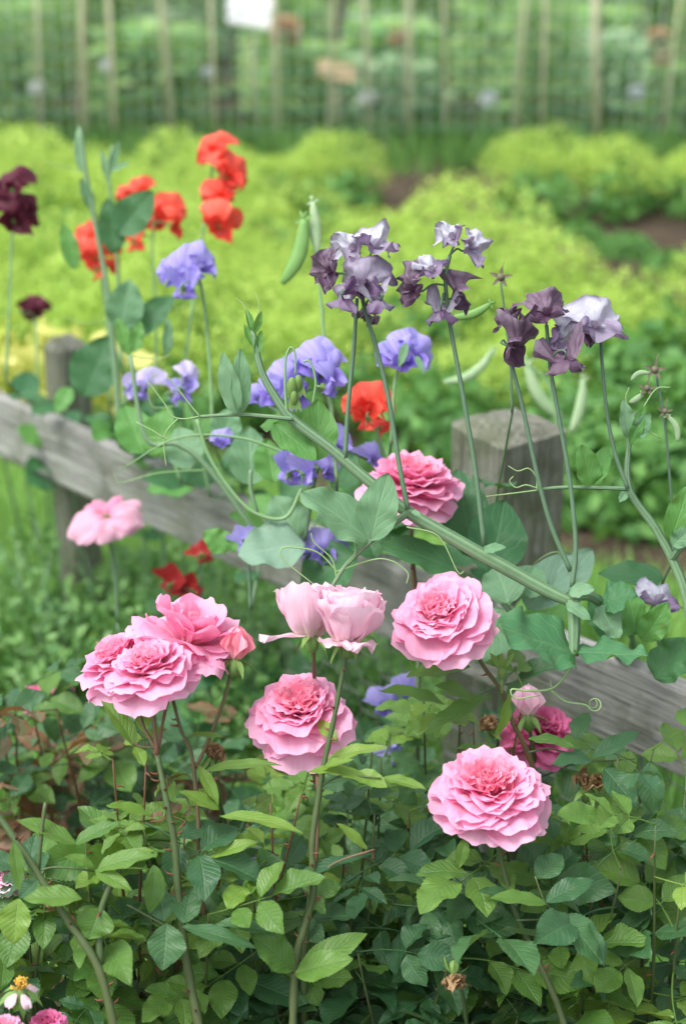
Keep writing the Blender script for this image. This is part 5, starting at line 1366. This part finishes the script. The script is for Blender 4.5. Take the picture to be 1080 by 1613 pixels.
stalk_thing('deep blue sweet pea under the paired leaves', [(520, 1000), (515, 930), (512, 880)], 1.95, [(508, 858, 1.93, (0, 0, 10), 4, 1.15), (490, 872, 1.94, (30, -20, 160), 5, .8), (540, 850, 1.95, (20, 30, 40), 1, .8)], 'pea_blue', 'pea_stalk')
stalk_thing('small blue sweet pea beside a bright leaf at the rail', [(395, 960), (392, 900), (388, 860)], 2.0, [(388, 848, 1.98, (30, 10, 160), 2, .75)], 'pea_blue', 'pea_stalk',
            leaves=[((360, 868, 2.0), (322, 835, 2.0), 44, (0, .5, .8), 'pea_leaf_bright', 5), ((365, 870, 2.0), (378, 835, 2.0), 30, (0, .4, .8), 'pea_leaf_bright', 6)])
stalk_thing('blue sweet pea glimpsed low between the two right-hand roses', [(622, 1260), (620, 1200), (618, 1170)], 2.05, [(610, 1105, 2.04, (10, 0, 20), 3, 1.0), (622, 1155, 2.04, (20, 10, 60), 4, 1.0), (640, 1080, 2.06, (10, 0, 0), 5, .8), (615, 1185, 2.04, (40, 10, 150), 1, .9)], 'pea_blue', 'pea_stalk')
stalk_thing('fallen blue sweet pea on the leaves below the full rose', [(420, 1440), (410, 1400), (402, 1380)], 1.66, [(402, 1368, 1.64, (50, 10, 80), 2, .7)], 'pea_blue', 'pea_stalk')
# maroon, pink
stalk_thing('dark maroon sweet pea at the left edge', [(10, 600), (15, 480), (18, 400), (22, 340)], 2.5, [(15, 285, 2.48, (-10, -20, -10), 1, 1.35), (30, 335, 2.48, (20, 20, 30), 2, 1.35), (2, 305, 2.5, (0, -40, 0), 3, 1.2), (50, 325, 2.49, (20, 40, 60), 4, .8)], 'pea_maroon')
stalk_thing('small maroon sweet pea above the yellow foliage at left', [(60, 620), (58, 540), (56, 500)], 2.9, [(55, 483, 2.9, (10, 0, 0), 4, 1.0), (45, 487, 2.9, (10, -30, 150), 2, .8)], 'pea_maroon')
stalk_thing('drooping pink sweet pea hanging below the rail by the thin post', [(185, 980), (182, 900), (172, 850), (168, 835)], 2.3,
            [], 'pea_pink', 'pea_stalk')
DROOP = COL.objects[-1]
while DROOP.parent is not None: DROOP = DROOP.parent
mb = MB(); rgd = random.Random(4)
for k_, (an, L_, W_) in enumerate(((3.4, .080, .034), (6.0, .074, .034), (4.7, .060, .030), (1.6, .055, .030))):
    petal(mb, an, L_ * .78, W_ * .9, 30, 150, -.15, .25, rgd, .002, 0, .1 if k_ < 3 else .8, ns=12, nt=12, pw=.7, crum=.25)
o = place('flower', mb.mesh('flower', MT['pea_pink']), DROOP, axis_mat(P(168, 815, 2.29), cdir(-.1, .62, .7), .2))
link('calyx', CAL['calyx'], o)
# tall upright green vines at left
t = stalk_thing('tall upright sweet pea shoot without flowers at left', [(190, 700), (180, 560), (165, 430), (148, 340), (138, 290), (126, 205)], 2.45, [], 'pea_red', 'pea_stem', .0046,
            leaves=[((185, 370, 2.44), (240, 300, 2.44), 60, (.1, .2, .95), 'pea_leaf_dark', 4), ((178, 400, 2.44), (172, 310, 2.45), 46, (.4, .2, .9), 'pea_leaf_dark', 5), ((128, 270, 2.45), (124, 195, 2.45), 18, (0, .2, .9), 'pea_leaf', 6),
                    ((145, 330, 2.45), (128, 280, 2.44), 20, (.4, .2, .9), 'pea_leaf', 7), ((118, 425, 2.45), (100, 350, 2.45), 30, (.3, .2, .9), 'pea_leaf_bright', 8), ((190, 520, 2.4), (205, 440, 2.4), 60, (.2, .3, .9), 'pea_leaf', 9), ((200, 530, 2.42), (275, 465, 2.42), 50, (.1, .4, .9), 'pea_leaf_dark', 10)],
            tendrils=[[(130, 270), (100, 262), (70, 255)], [(180, 500), (140, 510), (100, 500)]])
t = stalk_thing('slender sweet pea shoot just right of the tallest shoot', [(200, 690), (190, 540), (186, 430), (178, 330), (170, 270), (178, 230)], 2.5, [], 'pea_red', 'pea_stalk_bright', .0032,
            leaves=[((172, 275, 2.5), (188, 220, 2.5), 14, (.3, .2, .9), 'pea_leaf', 4), ((172, 270, 2.5), (205, 255, 2.5), 12, (0, .4, .8), 'pea_leaf', 5), ((172, 290, 2.5), (160, 235, 2.5), 12, (.3, .2, .9), 'pea_leaf', 6)])
t = stalk_thing('leafy sweet pea plant clinging to the rail at left centre', [(410, 850), (330, 740), (280, 700), (230, 690), (205, 560)], 2.05, [], 'pea_red', 'pea_stem', .0038,
            leaves=[((225, 715, 2.1), (195, 635, 2.12), 62, (.1, .3, .9), 'pea_leaf_bright', 4), ((240, 720, 2.1), (265, 640, 2.1), 56, (-.2, .3, .9), 'pea_leaf_bright', 5), ((300, 740, 2.06), (280, 670, 2.08), 60, (0, .3, .9), 'pea_leaf', 6), ((395, 765, 1.95), (392, 670, 1.97), 70, (.1, .3, .9), 'pea_leaf', 7),
                    ((132, 625, 2.5), (172, 528, 2.5), 80, (0, .3, .9), 'pea_leaf_dark', 8), ((110, 610, 2.5), (90, 650, 2.48), 30, (0, .3, .9), 'pea_leaf_bright', 8), ((205, 560, 2.15), (185, 500, 2.15), 26, (.2, .3, .9), 'pea_leaf_bright', 9), ((210, 555, 2.15), (222, 505, 2.15), 24, (.2, .3, .9), 'pea_leaf_bright', 2), ((262, 560, 2.15), (266, 500, 2.15), 18, (.4, .2, .9), 'pea_leaf', 3),
                    ((480, 855, 1.90), (375, 872, 1.88), 96, (.05, .6, .7), 'pea_leaf_grey', 12), ((470, 850, 1.92), (430, 780, 1.93), 70, (0, .3, .9), 'pea_leaf', 13), ((350, 700, 2.0), (365, 640, 2.0), 50, (0, .3, .9), 'pea_leaf', 14), ((430, 760, 1.93), (420, 690, 1.95), 56, (.2, .3, .9), 'pea_leaf_bright', 15)],
            tendrils=[[(205, 560), (240, 565), (270, 560)], [(230, 690), (300, 690), (340, 690)], [(275, 640), (240, 640), (235, 600), (250, 590)], [(330, 740), (250, 745), (190, 760), (180, 745)]])
mb = MB(); mb.tube(px_path([(310, 660), (330, 720), (370, 780), (405, 810), (450, 815), (475, 770)], 1.90, 6), .0022, 7); mb.build('stem', MT['pea_stalk_bright'], t)
mb = MB(); mb.tube(px_path([(405, 810), (395, 770), (395, 740)], 1.92, 5), .0024, 7); mb.build('stem', MT['pea_stem'], t)
mb = MB(); mb.tube(px_path([(190, 740), (280, 690), (380, 690), (470, 720), (540, 725)], 1.93, 6), lin(.0008, .0022, 25), 7); mb.build('leaf_stalk', MT['pea_stalk_bright'], t)
# leafy mass at the right post foot
t = stalk_thing('big leaved sweet pea plant at the foot of the thick post', [(830, 1010), (800, 960), (760, 920), (700, 890)], 1.90, [], 'pea_red', 'pea_stem', .004,
            leaves=[((770, 905, 1.86), (795, 785, 1.90), 96, (.1, .35, .9), 'pea_leaf_dark', 4), ((745, 880, 1.88), (720, 735, 1.92), 80, (0, .4, .9), 'pea_leaf_dark', 5), ((720, 900, 1.86), (600, 850, 1.85), 70, (0, .7, .6), 'pea_leaf_dark', 6), ((830, 960, 1.86), (900, 870, 1.88), 70, (.1, .5, .8), 'pea_leaf_grey', 7),
                    ((860, 945, 1.86), (935, 862, 1.90), 60, (.2, .5, .8), 'pea_leaf_grey', 8), ((790, 960, 1.82), (750, 1040, 1.78), 90, (0, .4, .9), 'pea_leaf', 9), ((800, 950, 1.82), (780, 890, 1.85), 70, (0, .4, .9), 'pea_leaf', 10), ((820, 940, 1.84), (845, 890, 1.86), 60, (0, .4, .9), 'pea_leaf', 11),
                    ((560, 870, 1.92), (470, 930, 1.92), 90, (0, .6, .7), 'pea_leaf_dark', 14), ((590, 880, 1.90), (560, 790, 1.92), 70, (0, .4, .9), 'pea_leaf_dark', 15)],
            tendrils=[[(800, 960), (830, 900), (870, 870), (900, 880)]])
# pods
t = stalk_thing('stalk with one long flat green pod and a furry upright pod', [(520, 640), (512, 560), (506, 480), (497, 400), (480, 345)], 2.05, [], 'pea_red', 'pea_stalk_bright', .0024)
pod(t, (478, 345), (444, 447), 2.04, 24, 'pod', .10); pod(t, (492, 318), (499, 400), 2.05, 17, 'pod_pale', .02)
t = stalk_thing('thin stalk ending in a dry brown star shaped calyx', [(806, 650), (803, 570), (795, 500), (788, 445)], 1.80, [], 'pea_red', 'pea_stalk', .0017)
star(t, 788, 437, 1.80, .013); pod(t, (772, 478), (712, 500), 1.79, 14, 'pod', .1)
t = stalk_thing('blurred stalk with pale hanging pods behind the plum flowers', [(880, 780), (878, 690), (860, 600), (800, 560)], 2.45, [], 'pea_red', 'pea_stalk_bright', .0024)
pod(t, (918, 598), (898, 682), 2.4, 17, 'pod_pale', .06); pod(t, (830, 570), (885, 660), 2.5, 20, 'pod_pale', -.12); pod(t, (775, 552), (698, 602), 2.4, 15, 'pod_pale', .15)
t = stalk_thing('stalk with shrivelled seed pods at the far right', [(1060, 880), (1056, 780), (1045, 660), (1032, 590)], 1.78, [], 'pea_red', 'pea_stalk', .0018)
star(t, 1030, 583, 1.77, .012); star(t, 1018, 612, 1.77, .010); star(t, 1046, 648, 1.77, .009)
pod(t, (1022, 588), (993, 600), 1.77, 9, 'pod_pale', -.2); pod(t, (1010, 620), (990, 634), 1.77, 10, 'pod_pale', .1); pod(t, (1050, 655), (1066, 696), 1.77, 11, 'pod_pale', .15)
# yellow-leaved plant behind thin post
c = P(60, 590, 3.3)
t = thing('yellow_leaved_plant', 'plant with yellow variegated leaves behind the thin post', 'plant', (c.x, c.y, 0))
def yf(rg_):
    a = rg_.uniform(0, 6.28); e_ = math.asin(rg_.uniform(-1, 1)); q_ = rg_.random() ** .4 * (.8 + .5 * noise.noise((a, e_ * 2, 3)))
    r = .2 * q_ * math.cos(e_); z = c.z - .02 + .15 * q_ * math.sin(e_)
    return (c.x + r * math.cos(a), c.y + r * math.sin(a), z), Vector((0, -.5, .8))
leaf_cloud(420, yf, .028, 5, 0, 1, .5).build('foliage', MT['yellow_leaf'], t)
mb = MB()
for k in range(5): mb.tube([(c.x + .02 * k - .04, c.y, -.02), (c.x + .05 * k - .1, c.y, c.z)], [.004, .002], 5)
mb.build('stem', MT['pea_stem'], t)
